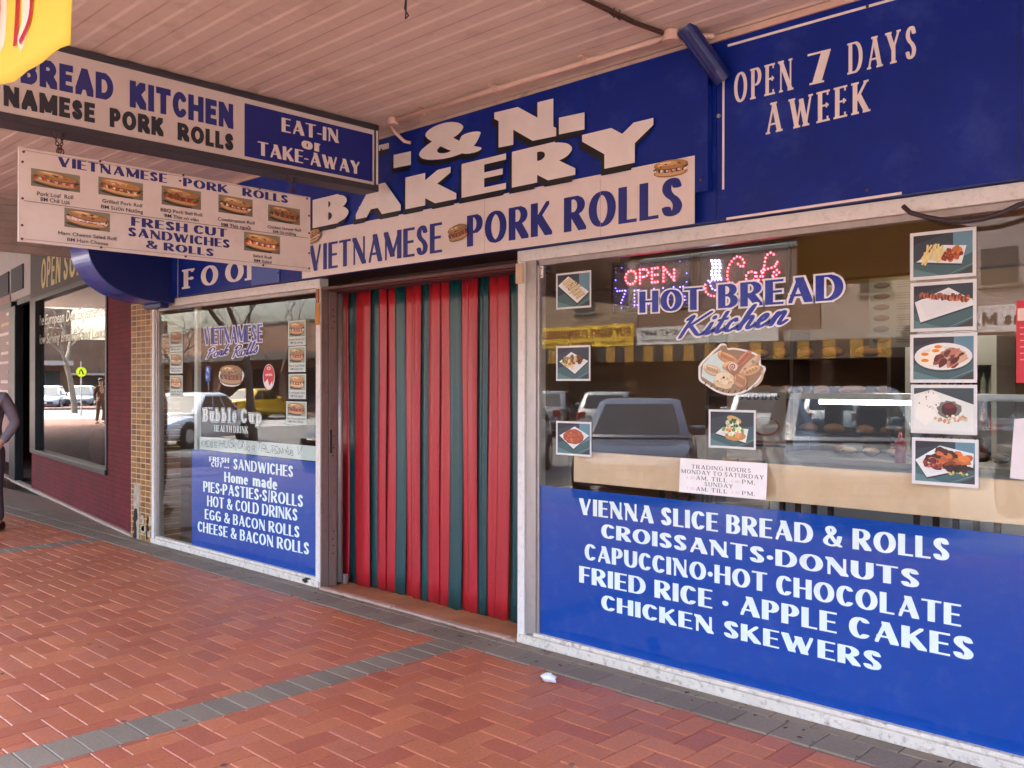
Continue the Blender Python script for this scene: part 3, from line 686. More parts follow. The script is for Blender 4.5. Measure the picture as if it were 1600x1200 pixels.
def pavermat(name, base_rough):
    m, t, p = nodes(name); N, L = t.nodes, t.links
    at = N.new('ShaderNodeVertexColor'); at.layer_name = 'Col'; tc = N.new('ShaderNodeTexCoord')
    n1 = N.new('ShaderNodeTexNoise'); n1.inputs['Scale'].default_value = 70; n1.inputs['Detail'].default_value = 6
    n2 = N.new('ShaderNodeTexNoise'); n2.inputs['Scale'].default_value = 1.1; n2.inputs['Detail'].default_value = 7; n2.inputs['Roughness'].default_value = .65
    vo = N.new('ShaderNodeTexVoronoi'); vo.inputs['Scale'].default_value = 5.0; vo.inputs['Randomness'].default_value = 1
    for n in (n1, n2, vo): L.new(tc.outputs['Object'], n.inputs['Vector'])
    def mapr(src, a, b, c, d):
        r = N.new('ShaderNodeMapRange'); r.inputs[1].default_value, r.inputs[2].default_value, r.inputs[3].default_value, r.inputs[4].default_value = a, b, c, d
        L.new(src, r.inputs[0]); return r.outputs[0]
    def mul(a, b):
        x = N.new('ShaderNodeMix'); x.data_type = 'RGBA'; x.blend_type = 'MULTIPLY'; x.inputs[0].default_value = 1
        L.new(a, x.inputs[6]); L.new(b, x.inputs[7]); return x.outputs[2]
    c = mul(at.outputs[0], mapr(n1.outputs[0], .3, .7, .86, 1.1))
    c = mul(c, mapr(n2.outputs[0], .3, .72, .84, 1.06))
    # trodden chewing gum: few small dark spots
    g = N.new('ShaderNodeMix'); g.data_type = 'RGBA'; g.inputs[7].default_value = (*rgb(92, 76, 70), 1)
    w1 = N.new('ShaderNodeMath'); w1.operation = 'MULTIPLY'
    L.new(mapr(vo.outputs['Distance'], .07, .085, 1, 0), w1.inputs[0])
    sc_ = N.new('ShaderNodeSeparateColor'); L.new(vo.outputs['Color'], sc_.inputs[0]); L.new(mapr(sc_.outputs[0], .55, .56, 0, .8), w1.inputs[1])
    L.new(w1.outputs[0], g.inputs[0]); L.new(c, g.inputs[6])
    L.new(g.outputs[2], p.inputs['Base Color'])
    L.new(mapr(n2.outputs[0], .3, .7, base_rough - .12, base_rough + .1), p.inputs['Roughness'])
    p.inputs['Specular IOR Level'].default_value = .42
    b = N.new('ShaderNodeBump'); b.inputs['Strength'].default_value = .22; b.inputs['Distance'].default_value = .0015
    L.new(n1.outputs[0], b.inputs['Height']); L.new(b.outputs[0], p.inputs['Normal'])
    return m
tag(pv.build('footpath', pavermat('red_clay_paver', .5), recalc=False), kind='structure')
tag(gr.build('pavement_band', pavermat('grey_concrete_paver', .7), recalc=False), kind='structure')

# ------------------------------------------------------------------ the bakery building
WX0, WX1 = -3.675, 1.6          # right window glass
LX0, LX1 = -8.66, -5.93         # left window glass
HEAD = 2.285
bk = thing('bakery_building', (-3.5, 3, 0), 'two storey bakery shop with blue shopfront, tiled pier and striped doorway', 'building')
UPW = brickmat('upper_brick', rgb(150, 96, 74), rgb(128, 78, 62), rgb(150, 140, 128), .24, .086, .01, .85, .4, 'xz')
INW = mat('tan_plaster', rgb(122, 88, 64), .8, var=.12, scale=2)
box('upper_wall', UPW, bk, -9.2, 2.2, .0, .3, 3.42, 6.8, bevel=0)
box('roof', mat('roof_sheet', rgb(140, 140, 140), .6, var=.1), bk, -9.2, 2.2, .3, 9.2, 6.3, 6.5, bevel=0)
box('lintel_beam', DARKWOOD, bk, -9.2, 2.2, .012, .3, 2.36, 3.42, bevel=0)
box('back_wall', INW, bk, -9.2, 2.2, 6.6, 6.8, 0, 6.3, bevel=0)
box('side_wall', INW, bk, -9.2, -9.0, .3, 6.6, 0, 6.3, bevel=0)
box('side_wall', INW, bk, 2.0, 2.2, .3, 6.6, 0, 6.3, bevel=0)
box('shop_ceiling', mat('shop_ceiling_board', rgb(190, 178, 160), .85, var=.06), bk, -9.0, 2.0, .3, 6.6, 2.95, 3.0, bevel=0)
box('shop_floor', mat('shop_floor_tile', rgb(140, 96, 72), .45, var=.15), bk, -9.0, 2.0, .34, 6.6, -.1, .012, bevel=0)
box('bulkhead', INW, bk, -3.6, 2.0, .75, .86, 2.12, 2.95, bevel=0)

# door threshold
th = MB().box(-5.86, -3.79, .02, .34, -.05, .003).build('threshold', brickmat('threshold_tile', rgb(186, 124, 82), rgb(170, 108, 72), rgb(150, 120, 100), .2, .3, .004, .5, .25, 'xy'), bk, bevel=.003)
st = MB(); rnd = random.Random(5); x = -5.84
while x < -3.8:
    l = .18 + rnd.random() * .2; st.box(x, min(x + l - .004, -3.8), -.035 + rnd.random() * .01, .018, -.02, .012 + rnd.random() * .006); x += l
st.build('step_edging', mat('pink_stone', rgb(182, 150, 132), .8, var=.25, scale=14, bump=.4), th, bevel=.004)

# shopfront windows: frame, sill, glass
def shop_window(x0, x1, fx0, fx1, z0):
    fr = MB()
    fr.box(fx0, fx0 + .055, 0, .075, 0, HEAD); fr.box(x1, fx1, 0, .075, 0, HEAD)
    fr.box(fx0, fx1, -.004, .075, HEAD, HEAD + .068)
    f = fr.build('window_frame', WHITE, bk, bevel=.003)
    i = MB(); i.box(fx0 + .056, x0 + .012, .012, .08, z0, HEAD); i.box(x0 + .012, x0 + .03, .022, .08, z0, HEAD); i.box(x1 - .03, x1, .022, .08, z0, HEAD); i.box(x0, x1, .022, .08, HEAD - .03, HEAD)
    i.build('inner_frame', ALU, f, bevel=.002)
    s = MB(); s.box(fx0 + .005, fx1 - .005, -.012, .075, .0, z0 - .01); s.box(x0, x1, .004, .06, z0 - .01, z0 + .012)
    s.build('sill', mat('chipped_sill_paint', rgb(222, 212, 196), .6, var=.12, scale=14, dirt=rgb(110, 84, 66), dirt_scale=26, dirt_amt=.85, bump=.4), f, bevel=.005)
    MB().box(x0 + .02, x1 - .02, .033, .0385, z0, HEAD - .005).build('glass', GLASS, f)
    return f
shop_window(WX0, WX1, -3.80, 1.68, .062)
shop_window(LX0, LX1, -8.735, -5.872, .058)
GY = .0335    # outer face of the glass, where the lettering is read

# sliding door frame stacked at the left of the opening, head track, stickers on the posts
df = MB()
for (x0, x1, y0, y1) in ((-5.871, -5.858, .0, .068), (-5.884, -5.863, .078, .15), (-5.89, -5.872, .066, .08), (-5.905, -5.880, .150, .157)):
    df.box(x0, x1, y0, y1, 0.0, 2.27)
d = df.build('door_frame', mat('door_aluminium', rgb(150, 136, 128), .45, .5, var=.14, scale=4, streak=(8, 8, .5), dirt=rgb(96, 80, 74), dirt_scale=8), bk, bevel=.003)
MB().tube([(-5.874, .184, .02), (-5.874, .184, 2.25)], .025, 16).build('door_rail', ALU, d, smooth=True)
for z in (.25, .31, .36, .42, 1.0, 1.06, 1.15, 1.98, 2.03, 2.07, 2.12): MB().cyl((-5.862, .115 + .008 * math.sin(z * 50), z), .0055, .004, 'x', 8).build('screw_hole', BLACK, d)
MB().box(-5.866, -5.856, .085, .1, 1.02, 1.2).build('door_lock', BLACK, d, bevel=.002)
MB().box(-5.86, -5.83, .2, .23, .005, .08).build('door_stop', ALU, d, bevel=.002)
dh = MB(); dh.box(-5.87, -3.80, .078, .2, 2.258, 2.284); dh.box(-5.87, -3.80, .005, .075, 2.262, 2.284); dh.box(-5.86, -3.80, .3, .34, 2.25, 2.36)
dh.build('head_track', mat('maroon_track', rgb(92, 58, 52), .5, var=.3, scale=10), d, bevel=.002)
MB().box(-5.925, -5.876, -.012, -.0005, 2.0, 2.16).build('orange_latch', mat('orange_plastic', rgb(196, 128, 30), .5, var=.2, scale=14), d, bevel=.004)
MB().box(-5.915, -5.88, -.012, -.0005, 2.165, 2.275).build('latch_plate', mat('brown_tape', rgb(170, 108, 70), .6, var=.2), d, bevel=.003)
MB().box(-3.80, -3.745, -.022, -.0005, 2.155, 2.275).build('alarm_contact', mat('cream_plastic', rgb(206, 182, 150), .5, var=.12), d, bevel=.004)

# gold mosaic pier between the two shops, broken at its foot
pr = MB().box(-9.2, -8.737, .0, .3, 0, 2.36).build('tiled_pillar', brickmat('gold_mosaic', rgb(164, 112, 40), rgb(104, 64, 24), rgb(200, 178, 140), .105, .0545, .0055, .45, .5, 'xz', offset=0, var_scale=22, spec=.25), bk, bevel=.003)
rnd = random.Random(11)
bt = MB()
def ragged(x0, x1, z0, z1, n=9, j=.02): 
    a = [(x0 + (rnd.random() - .3) * j, z0 + (z1 - z0) * i / n) for i in range(n + 1)]; b = [(x1 + (rnd.random() - .7) * j, z0 + (z1 - z0) * i / n) for i in range(n + 1)]
    return a[::1], b
a, b = ragged(-9.13, -8.99, 0, .56)
bt.prism(b + a[::-1], 'y', -.003, .004)
bt.build('bare_render', mat('crumbling_render', rgb(186, 172, 150), .95, var=.4, scale=22, bump=.8, bscale=40, dirt=rgb(60, 50, 44), dirt_scale=9, dirt_amt=.8), pr)
bt = MB()
HOLE = mat('dark_cavity', rgb(44, 34, 28), .95, var=.4, scale=30)
a, b = ragged(-9.12, -9.05, 0, .3, j=.05); bt.prism(b + a[::-1], 'y', -.007, -.004); bt.build('broken_hole', HOLE, pr); bt = MB()
a, b = ragged(-8.84, -8.79, .02, .25, j=.04); bt.prism(b + a[::-1], 'y', -.005, .002)
bt.build('broken_hole', HOLE, pr)
bt = MB()
for _ in range(9):
    x, z = -8.97 + rnd.random() * .2, .01 + rnd.random() * .2
    MB().box(x, x + .03 + rnd.random() * .05, -.006, .002, z, z + .02 + rnd.random() * .07).build('loose_tile', mat('chipped_tile', rgb(196, 182, 156), .8, var=.3, scale=30), pr, bevel=.003)
# ------------------------------------------------------------------ street awning
AW_Y = -4.55
aw = thing('street_awning', (-4, AW_Y / 2, 2.9), 'cream ribbed steel awning roofing the footpath along the shops', 'awning')
CREAM = mat('cream_sheet_paint', rgb(218, 200, 184), .55, var=.09, scale=2.5, dirt=rgb(128, 98, 80), dirt_scale=2.6, dirt_amt=.4, bump=.05)
cs = MB(); y = -.001; P_ = .176; prof = []
while y > AW_Y:
    prof += [(y, 3.270), (y - .072, 3.270), (y - .088, 3.2745), (y - .158, 3.2745), (y - .174, 3.270)]
    y -= P_
X0, X1 = -9.28, 4.0
V_, F_ = [], []
for yy, zz in prof: V_ += [(X0, yy, zz), (X1, yy, zz)]
cs.add(V_, [(2 * i, 2 * i + 1, 2 * i + 3, 2 * i + 2) for i in range(len(prof) - 1)])
cs.box(X0, X1, AW_Y, .0, 3.30, 3.40)
cs.build('awning_soffit', CREAM, aw, recalc=False)
MB().box(-9.28, 4, AW_Y - .05, AW_Y, 3.0, 3.55).build('awning_fascia', mat('awning_fascia_paint', rgb(196, 160, 130), .6, var=.1), aw, bevel=.004)
MB().box(-9.28, 4, -.07, -.052, 3.235, 3.266).build('edge_trim', mat('cream_trim', rgb(206, 172, 152), .5, var=.2, scale=6, dirt=rgb(90, 66, 56), dirt_scale=9), aw, bevel=.003)
# lower awning of the next shop, with its boarded end
aw2 = thing('lined_awning', (-14, AW_Y / 2, 2.75), 'lower pale boarded awning over the deli next door', 'awning')
wb = MB()
for i in range(7):
    z = 2.78 + i * .0715
    wb.prism([(AW_Y, z), (0, z), (0, z + .069), (AW_Y, z + .069)], 'x', -9.30, -9.288 + .006)
    wb.box(-9.296, -9.280, AW_Y, 0, z, z + .012)
WB = mat('pale_boards', rgb(176, 160, 148), .6, var=.08, scale=3, dirt=rgb(120, 100, 92), dirt_scale=4, dirt_amt=.3)
wb.build('end_boards', WB, aw2)
sl = MB(); sl.box(-40, -9.34, AW_Y, 4, 4.6, 4.7); sl.box(-9.34, -9.302, AW_Y, 0.0, 2.78, 4.6); sl.box(-40, -9.34, AW_Y - .05, AW_Y, 2.98, 4.9)
sl.build('soffit_lining', WB, aw2)

# ------------------------------------------------------------------ fascia: bakery name board, opening-hours board, FOOD board
WHT = rgb(226, 216, 208); BLK = rgb(14, 14, 18); RBLUE = rgb(20, 34, 120)
sg = thing('fascia_sign', (-4.5, -.05, 2.36), 'long blue board with big white bakery name above the striped doorway', 'shop sign')
XF = U(438, 430, -.05)[0]
MB().box(XF, -2.405, -.05, .008, 2.357, 3.25).build('backboard', BLUE, sg, bevel=.002)
MB().box(XF, -2.425, -.095, -.051, 2.505, 3.234).build('raised_panel', BLUE, sg, bevel=.002)
fp = facade(-.0955)
A = Art(fp, .0004)
A.textpx('T', 'wide', (515, 294), (608, 275), 246, WHT, shadow=BLK, sh=(-.024, -.034))
bs = lambda x, y0=232.5, x0=774: y0 - (x - x0) * .2
for ch, x0, x1, h in (('.', 619, 644, 46), ('&', 655, 754, 54), ('N', 774, 874, 56), ('.', 880, 917, 58)):
    A.textpx(ch, 'wide', (x0, bs(x0)), (x1, bs(x1)), bs(x0) - h, WHT, shadow=BLK, sh=(-.022, -.032))
A.textpx('BAKERY', 'wide', (491, 357), (1033, 247), 313, WHT, shadow=BLK, sh=(-.024, -.034))
A.build('name_lettering', PRINT, sg)
A = Art(facade(-.0965), .0004)
A.rectpx((472, 366), (1085.5, 349.5), rgb(222, 210, 202))
A.k = 4
A.textpx('VIETNAMESE', 'condensed', (484, 424.5), (691, 394), 384.5, RBLUE)
A.textpx('PORK ROLLS', 'britannic', (730, 386), (1067, 335.5), 337.5, RBLUE)
for i, (cx, cy_, w, h, t) in enumerate(((1049, 264, 58, 32, -.12), (717, 365, 32, 30, .25), (490, 371, 28, 26, .3))):
    a = A.p.px(cx - w / 2, cy_ + h / 2); b = A.p.px(cx + w / 2, cy_ - h / 2)
    z0, z1 = sorted((a[1], b[1])); 
    A.t = .00012; A.k = max(A.k, 20 + 30 * i)
    cz = A.p.px(cx, cy_)[1]; hh = (A.p.px(cx, cy_ - h / 2)[1] - A.p.px(cx, cy_ + h / 2)[1]) / 2
    draw_roll(A, a[0], cz - hh, b[0], cz + hh, 3 + i, tilt=t * .6)
    A.t = .0004
A.build('name_strip', PRINT, sg)
for p_, q_ in (((757, 312), (757, 395)), ((938, 278), (938, 370))):
    A = Art(facade(-.0966 - 8 * .0004), .0004); A.linepx(p_, q_, .0025, rgb(170, 150, 142), 1); A.build('sheet_joint', PRINT, sg)
for x, z in ((-6.3, 2.42), (-5.0, 3.16), (-4.04, 2.83), (-2.46, 3.16), (-2.46, 2.56)): MB().cyl((x, -.099, z), .008, .006, 'y', 8).build('screw', RUST, sg)
fx = MB(); fx.box(U(393, 430, -.056)[0], XF - .004, -.058, -.0515, 2.36, 2.78)
fx.build('blank_panel', mat('light_blue_sheet', rgb(66, 88, 160), .4, var=.1), sg, bevel=.002)  # plain lighter blue sheet covering the end of the FOOD lettering

s7 = thing('hours_sign', (-.5, -.05, 2.36), 'plain blue board reading open seven days a week', 'shop sign')
MB().box(-2.403, 1.7, -.05, .008, 2.357, 3.25).build('backboard', BLUE, s7, bevel=.002)
A = Art(facade(-.0508), .0004); WT = rgb(228, 216, 208)
A.linepx((1130.5, 112), (1130, 296), .012, WT, 1)
A.linepx((1137, 71.4), (1420, -8.0), .012, WT, 1); A.linepx((1135, 342), (1409, 301.8), .012, WT, 1)
A.textpx('OPEN', 'serif', (1147, 162), (1238, 140), 115, WT)
A.textpx('7', 'serif', (1262, 134), (1298, 126), 85, WT)
A.textpx('DAYS', 'serif', (1326, 116.5), (1432, 90), 68, WT)
A.textpx('A', 'serif', (1197, 210.5), (1221, 204.7), 163, WT); A.textpx('WEEK', 'serif', (1234, 202.5), (1358, 174), 155.5, WT)
A.build('lettering', PRINT, s7)
for x, z in ((-.9, 3.2), (-1.65, 2.4), (-.3, 2.4), (-.9, 2.4), (-1.65, 3.2)): MB().cyl((x, -.053, z), .007, .006, 'y', 8).build('screw', RUST, s7)
box('sheet_joint', NAVY, s7, -1.052, -1.048, -.0525, -.05, 2.36, 3.25, bevel=0)
MB().cyl((-2.386, -.056, 2.87), .01, .012, 'y', 10).build('screw', ALU, s7)

fd = thing('food_sign', (-7.6, -.05, 2.36), 'blue board lettered FOOD beside the curved blue canopy', 'shop sign')
MB().box(-8.22, XF - .003, -.05, .008, 2.357, 3.25).build('backboard', BLUE, fd, bevel=.002)
A = Art(facade(-.0508), .0004)
A.textpx('FOO', 'slab', (287, 451.5), (381, 438.6), 421.5, WHT); A.textpx('D', 'slab', (386, 438), (418, 433.7), 407, WHT)
A.linepx((278, 467), (436, 445), .009, WHT); A.linepx((278.5, 390), (278, 467), .009, WHT)
A.build('lettering', PRINT, fd)
# curved end canopy
cn = thing('curved_canopy', (-8.4, -.3, 2.3), 'short bullnose canopy of glossy blue sheet over the tiled pier', 'canopy')
prf = [(-.02, 2.305), (-.16, 2.307), (-.33, 2.325), (-.5, 2.37), (-.63, 2.44), (-.72, 2.53), (-.78, 2.63), (-.805, 2.72), (-.815, 2.85), (-.815, 3.0), (-.79, 3.08), (-.72, 3.13), (-.02, 3.13)]
def smooth_prof(p):
    q = catmull(p[:-1], 3); return q + [p[-1]]
prf = smooth_prof(prf)
mb = MB(); xa, xb = -8.62, -8.223
mb.prism(prf[::-1], 'x', xa, xb)
mb.build('canopy_shell', mat('skylit_blue_sheet', rgb(48, 68, 168), .26, var=.12, scale=2.5, dirt=rgb(110, 124, 190), dirt_scale=1.6, dirt_amt=.4, coat=.2), cn)  # brighter blue than the end panel: sky light on the front put into colour
q = MB(); q.prism([(y * .997 - .0, z + .004 if z < 2.7 else z - .004) for y, z in prf][::-1], 'x', xb - .002, xb + .006)
q.build('end_panel', NAVY, cn)  # unlit side of the same canopy, its shade put into the darker blue
MB().box(-8.60, -8.25, -.14, -.055, 2.262, 2.304).build('support_bracket', NAVY, cn, bevel=.006)

# sloping blue pipe where the two boards meet, and wiring under the awning
bu = Vector((*UG(1076, 50, 3.25), 3.25)); bl_ = Vector((U(1121, 112, -.1)[0], -.1, U(1121, 112, -.1)[1])); bd = (bl_ - bu).normalized()
pp = MB(); pp.tube([bu - bd * .03, bl_ + bd * .05], .046, 18)
pt = pp.build('awning_brace', NAVY, None, smooth=False)
tag(pt, 'sloping blue painted pipe propping the awning between the two blue boards', 'brace')
fl = MB()
for k in (-1, 0, 1): fl.tube([bu + Vector((k * .022, -.046, -.01)), bl_ + Vector((k * .022, -.046, -.01))], .005, 6)
fl.build('pipe_rib', NAVY, pt)
PVC = mat('cream_conduit', rgb(212, 178, 160), .45, var=.1)
cd = MB(); za = 3.248
cd.tube([(-4.64, -.285, za), (-2.56, -.255, za)], .015, 10)
cp = cd.build('conduit', PVC, None, smooth=True)
tag(cp, 'cream electrical conduit clipped along the awning soffit', 'conduit')
jb = MB(); jb.cyl((-2.53, -.255, 3.243), .045, .05, 'z', 16); jb.tube([(-2.53, -.255, 3.246), (-2.38, -.11, 3.246)], .014, 10)
jb.build('junction_box', PVC, cp, bevel=.003)
jb = MB(); jb.cyl((-4.64, -.285, 3.243), .036, .045, 'z', 16); jb.tube([(-4.64, -.285, 3.24), (-4.70, -.25, 3.235), (-4.72, -.2, 3.2), (-4.69, -.15, 3.15), (-4.66, -.12, 3.14)], .012, 8)
jb.build('junction_box', PVC, cp, bevel=.003)
for x in (-4.35, -3.72, -3.05):
    c = MB(); c.box(x - .012, x + .012, -.32, -.235, 3.258, 3.266); c.tube([(x, -.292, 3.262), (x, -.292, 3.236), (x, -.272, 3.228), (x, -.25, 3.236), (x, -.25, 3.262)], .004, 6)
    c.build('conduit_clip', PVC, cp)
cb = MB(); cb.tube([(-2.585, -3.2, 3.262), (-2.58, -2.0, 3.255), (-2.585, -.9, 3.262), (-2.57, -.5, 3.252), (-2.55, -.28, 3.256), (-2.42, -.12, 3.255)], .012, 8)
for y in (-.62, -.66, -1.3): cb.tube([(-2.60, y, 3.262), (-2.58, y + .02, 3.238), (-2.55, y - .02, 3.262)], .003, 5)
tag(cb.build('cable', RUST, None, smooth=True), 'dark cable strung across the awning soffit to the junction box', 'cable')
wh = MB(); wh.tube([(-3.13, -1.42, 3.27), (-3.12, -1.43, 3.20), (-3.135, -1.42, 3.165), (-3.125, -1.43, 3.155), (-3.115, -1.42, 3.168), (-3.13, -1.43, 3.2), (-3.115, -1.43, 3.27)], .0035, 6)
tag(wh.build('wire_hook', BLACK), 'small twisted wire hook hanging from the awning ribs', 'hook')
hp_ = [U(x, y, -.085) for x, y in ((1410, 322), (1422, 332), (1450, 340), (1478, 345), (1505, 346), (1535, 342), (1565, 333), (1592, 320), (1640, 306))]
hs = MB(); hs.tube([(a, -.075 if i in (0, 8) else -.085, b) for i, (a, b) in enumerate(hp_)], .0105, 10)
tag(hs.build('sagging_cable', mat('black_rubber', rgb(58, 48, 50), .6, var=.2), None, smooth=True), 'thick black cable sagging below the hours board', 'cable')

# ------------------------------------------------------------------ hanging sign under the awning, and the menu board on its chains
HX = -4.85
hg = thing('hanging_sign', (HX - .08, -1.6, 2.82), 'long two sided hanging sign lettered bread kitchen under the awning', 'hanging sign')
yA, yB, zA, zB = -3.25, -.235, 2.828, 3.268
f = MB(); f.box(HX - .17, HX, yA, yB, zA, zA + .04); f.box(HX - .17, HX, yA, yB, zB - .035, zB); f.box(HX - .17, HX, yA, yA + .035, zA + .04, zB - .035); f.box(HX - .17, HX, yB - .03, yB, zA + .04, zB - .035)
f.build('sign_frame', mat('charcoal_frame', rgb(62, 58, 64), .5, .2, var=.2), hg, bevel=.004)
MB().box(HX - .16, HX - .012, yA + .036, yB - .031, zA + .041, zB - .036).build('sign_panel', mat('sign_acrylic', rgb(210, 200, 192), .3, var=.05), hg)
A = Art(sideways(HX - .0115), .0004); SB = rgb(40, 46, 122); DK = rgb(40, 42, 52)
A.rectpx((382, 161), (582, 284), RBLUE)
A.textpx('HOT', 'heavy', (-115, 100), (10, 124.5), 47, SB); A.textpx('BREAD', 'heavy', (32, 129), (177, 158.5), 85, SB); A.textpx('KITCHEN', 'heavy', (202.5, 167), (364.5, 202), 125, SB)
A.textpx('VIET', 'heavy', (-95, 148), (0, 164.5), 113, DK); A.textpx('NAMESE', 'heavy', (5, 165), (148, 192.5), 132.5, DK)
A.textpx('PORK', 'heavy', (171, 198), (255, 213.8), 168, DK); A.textpx('ROLLS', 'heavy', (277, 218.5), (364.5, 236.5), 191, DK)
A.textpx('EAT-IN', 'britannic', (439.5, 205.5), (529, 224), 183.5, WHT); A.textpx('or', 'britannic', (470.5, 231.5), (500.5, 238), 213, WHT); A.textpx('TAKE-AWAY', 'britannic', (402, 242), (562.5, 273), 220.5, WHT)
A.build('lettering', PRINT, hg)
MB().box(HX + .0005, HX + .006, yB - .024, yB - .012, zA + .045, zB - .04).build('white_trim', WHITE, hg)

mn = thing('menu_board', (HX, -1.6, 2.245), 'white hanging menu board with seven pictured bread rolls', 'menu board')
pl = sideways(HX + .001)
MB().box(HX - .012, HX, -2.447, -.768, 2.247, 2.712).build('board', mat('board_sheet', rgb(220, 210, 202), .4, var=.04, scale=3, dirt=rgb(170, 140, 128), dirt_scale=2, dirt_amt=.3), mn, bevel=.002)
A = Art(pl, .0003); z4 = lambda x, y: (x / 3.2, 220 + y / 3.2); INK = rgb(40, 44, 116); TXT = rgb(52, 46, 54)
def T(s, st, bl, br, top, col=INK): A.textpx(s, st, z4(*bl), z4(*br), z4(0, top)[1], col)
T('VIETNAMESE', 'britannic', (290, 127), (835, 212), 79); T('PORK', 'britannic', (915, 226), (1140, 263), 184); T('ROLLS', 'britannic', (1212, 274), (1440, 313), 234)
T('FRESH CUT', 'britannic', (655, 424), (1135, 483), 379); T('SANDWICHES', 'britannic', (640, 476), (1148, 537), 431); T('& ROLLS', 'britannic', (728, 536), (1068, 579), 496)
for s, bl, br, tp in (('Pork Loaf  Roll', (185, 273), (365, 293), 252), ('BM Ch\u1ea3 L\u1ee5a', (202, 301), (348, 318), 281), ('Grilled Pork Roll', (510, 308), (710, 334), 289), ('BM S\u01b0\u1eddn N\u01b0\u1edbng', (505, 337), (714, 365), 318),
        ('BBQ Pork Ball Roll', (802, 352), (1010, 380), 335), ('BM Th\u1ecbt v\u00f2 vi\u00ean', (822, 381), (992, 405), 363), ('Combination Roll', (1087, 398), (1271, 420), 381), ('BM Th\u1ecbt ngu\u1ed9i', (1105, 427), (1253, 446), 409),
        ('Chicken Skewer Roll', (1335, 436), (1503, 455), 421), ('BM G\u00e0 n\u01b0\u1edbng', (1363, 459), (1478, 474), 445), ('Ham Cheese Salad Roll', (290, 468), (580, 499), 449), ('BM Ham Cheese', (334, 501), (538, 524), 483),
        ('Salad Roll', (1263, 580), (1356, 592), 566), ('BM Salad', (1268, 604), (1355, 615), 590)):
    T(s, 'plain', bl, br, tp, TXT)
def ln(a, b, w=.003): A.linepx(z4(*a), z4(*b), w, rgb(120, 100, 100))
ln((118, 300), (1540, 487)); ln((118, 48), (1540, 285), .002); ln((108, 490), (1545, 638), .002)
A.build('lettering', PRINT, mn)
for p in ((118, 55), (112, 105), (112, 288), (110, 422), (110, 490), (500, 102), (916, 172), (900, 200), (1298, 240), (1535, 290), (1545, 375), (1545, 462), (1545, 562), (1545, 638), (505, 533), (928, 578), (1315, 622)):
    a, b = pl.px(*z4(*p)); MB().cyl((HX + .002, a, b), .006, .006, 'x', 8).build('board_screw', RUST, mn)
PB = rgb(118, 116, 98)
for i, (tl, tr, bl, br) in enumerate((((155, 138), (400, 172), (155, 225), (400, 258)), ((492, 180), (715, 212), (492, 268), (715, 298)), ((808, 225), (1005, 252), (808, 322), (1005, 342)), ((1092, 268), (1263, 295), (1092, 355), (1263, 382)),
        ((1340, 320), (1500, 340), (1340, 400), (1500, 422)), ((322, 332), (550, 365), (322, 430), (550, 455)), ((1220, 455), (1400, 478), (1220, 545), (1400, 570)))):
    p = [pl.px(*z4(*c)) for c in (tl, tr, bl, br)]
    B = Art(sideways(HX + .0012), .00006)
    draw_roll(B, p[0][0], (p[2][1] + p[3][1]) / 2, p[1][0], (p[0][1] + p[1][1]) / 2, i, bg=PB, tilt=-.1)
    B.build('roll_picture', PRINT, mn)
# chains
def chain(mb, a, b, link=.026, r=.0022):
    a, b = Vector(a), Vector(b); n = max(2, int((b - a).length / (link * .72))); d = (b - a).normalized(); x = d.orthogonal().normalized(); y = d.cross(x)
    for i in range(n):
        c = a + (b - a) * (i + .5) / n; s_ = x if i % 2 else y
        mb.tube([c + d * link / 2 * math.cos(t) + s_ * link * .3 * math.sin(t) for t in [2 * math.pi * k / 10 for k in range(11)]], r, 5, cap=False)
for y in (-2.28, -.92):
    ch = MB()
    chain(ch, (HX - .02, y, 2.83), (HX - .006, y + .03, 2.715)); chain(ch, (HX - .05, y + .06, 2.83), (HX - .006, y + .03, 2.72))
    for t in range(1): ch.tube([Vector((HX - .006, y + .03, 2.725)) + Vector((0, .018 * math.cos(k * .628), .018 * math.sin(k * .628))) for k in range(11)], .003, 5, cap=False)
    ch.build('hanging_chain', RUST, mn)
# dark lamp bracket seen left of the board
bk2 = MB(); bk2.box(-6.2, -6.1, -2.9, -2.42, 2.64, 2.74); bk2.box(-6.21, -6.09, -2.43, -2.37, 2.6, 2.86); bk2.tube([(-6.15, -2.4, 2.86), (-6.15, -2.4, 3.268)], .012, 8)
tag(bk2.build('lamp_bracket', BLACK, None, bevel=.012), 'black bracket hanging behind the left end of the menu board', 'bracket')

# yellow banner hung at the awning edge
yb = MB(); nU, nV = 26, 16; cU = []
BY = -3.15
BZ = U(108, 70, BY)[1]
def cloth(u, v):       # u 0..1 from the far left to the ragged right edge
    x0 = U(105, 20, BY)[0]; x = x0 - 1.3 * (1 - u); z = BZ + .9 * v
    return Vector((x + .004 * math.sin(v * 9) * u, BY + .012 * math.sin(u * 7 + v * 2) + .004 * math.sin(u * 19), z + (.006 * math.sin(u * 14) + .004 * math.sin(u * 41)) * (1 - v)))
V_ = [cloth(i / nU, j / nV) for j in range(nV + 1) for i in range(nU + 1)]
yb.add(V_, [(j * (nU + 1) + i, j * (nU + 1) + i + 1, (j + 1) * (nU + 1) + i + 1, (j + 1) * (nU + 1) + i) for j in range(nV) for i in range(nU)])
def cloth_mat(name, col):
    m, t, p = nodes(name); N, L = t.nodes, t.links
    tr = N.new('ShaderNodeBsdfTranslucent'); mx = N.new('ShaderNodeMixShader'); mx.inputs[0].default_value = .45
    p.inputs['Base Color'].default_value = (*col, 1); p.inputs['Roughness'].default_value = .7; tr.inputs[0].default_value = (*col, 1)
    o = [n for n in N if n.type == 'OUTPUT_MATERIAL'][0]
    L.new(p.outputs[0], mx.inputs[1]); L.new(tr.outputs[0], mx.inputs[2]); L.new(mx.outputs[0], o.inputs[0]); return m
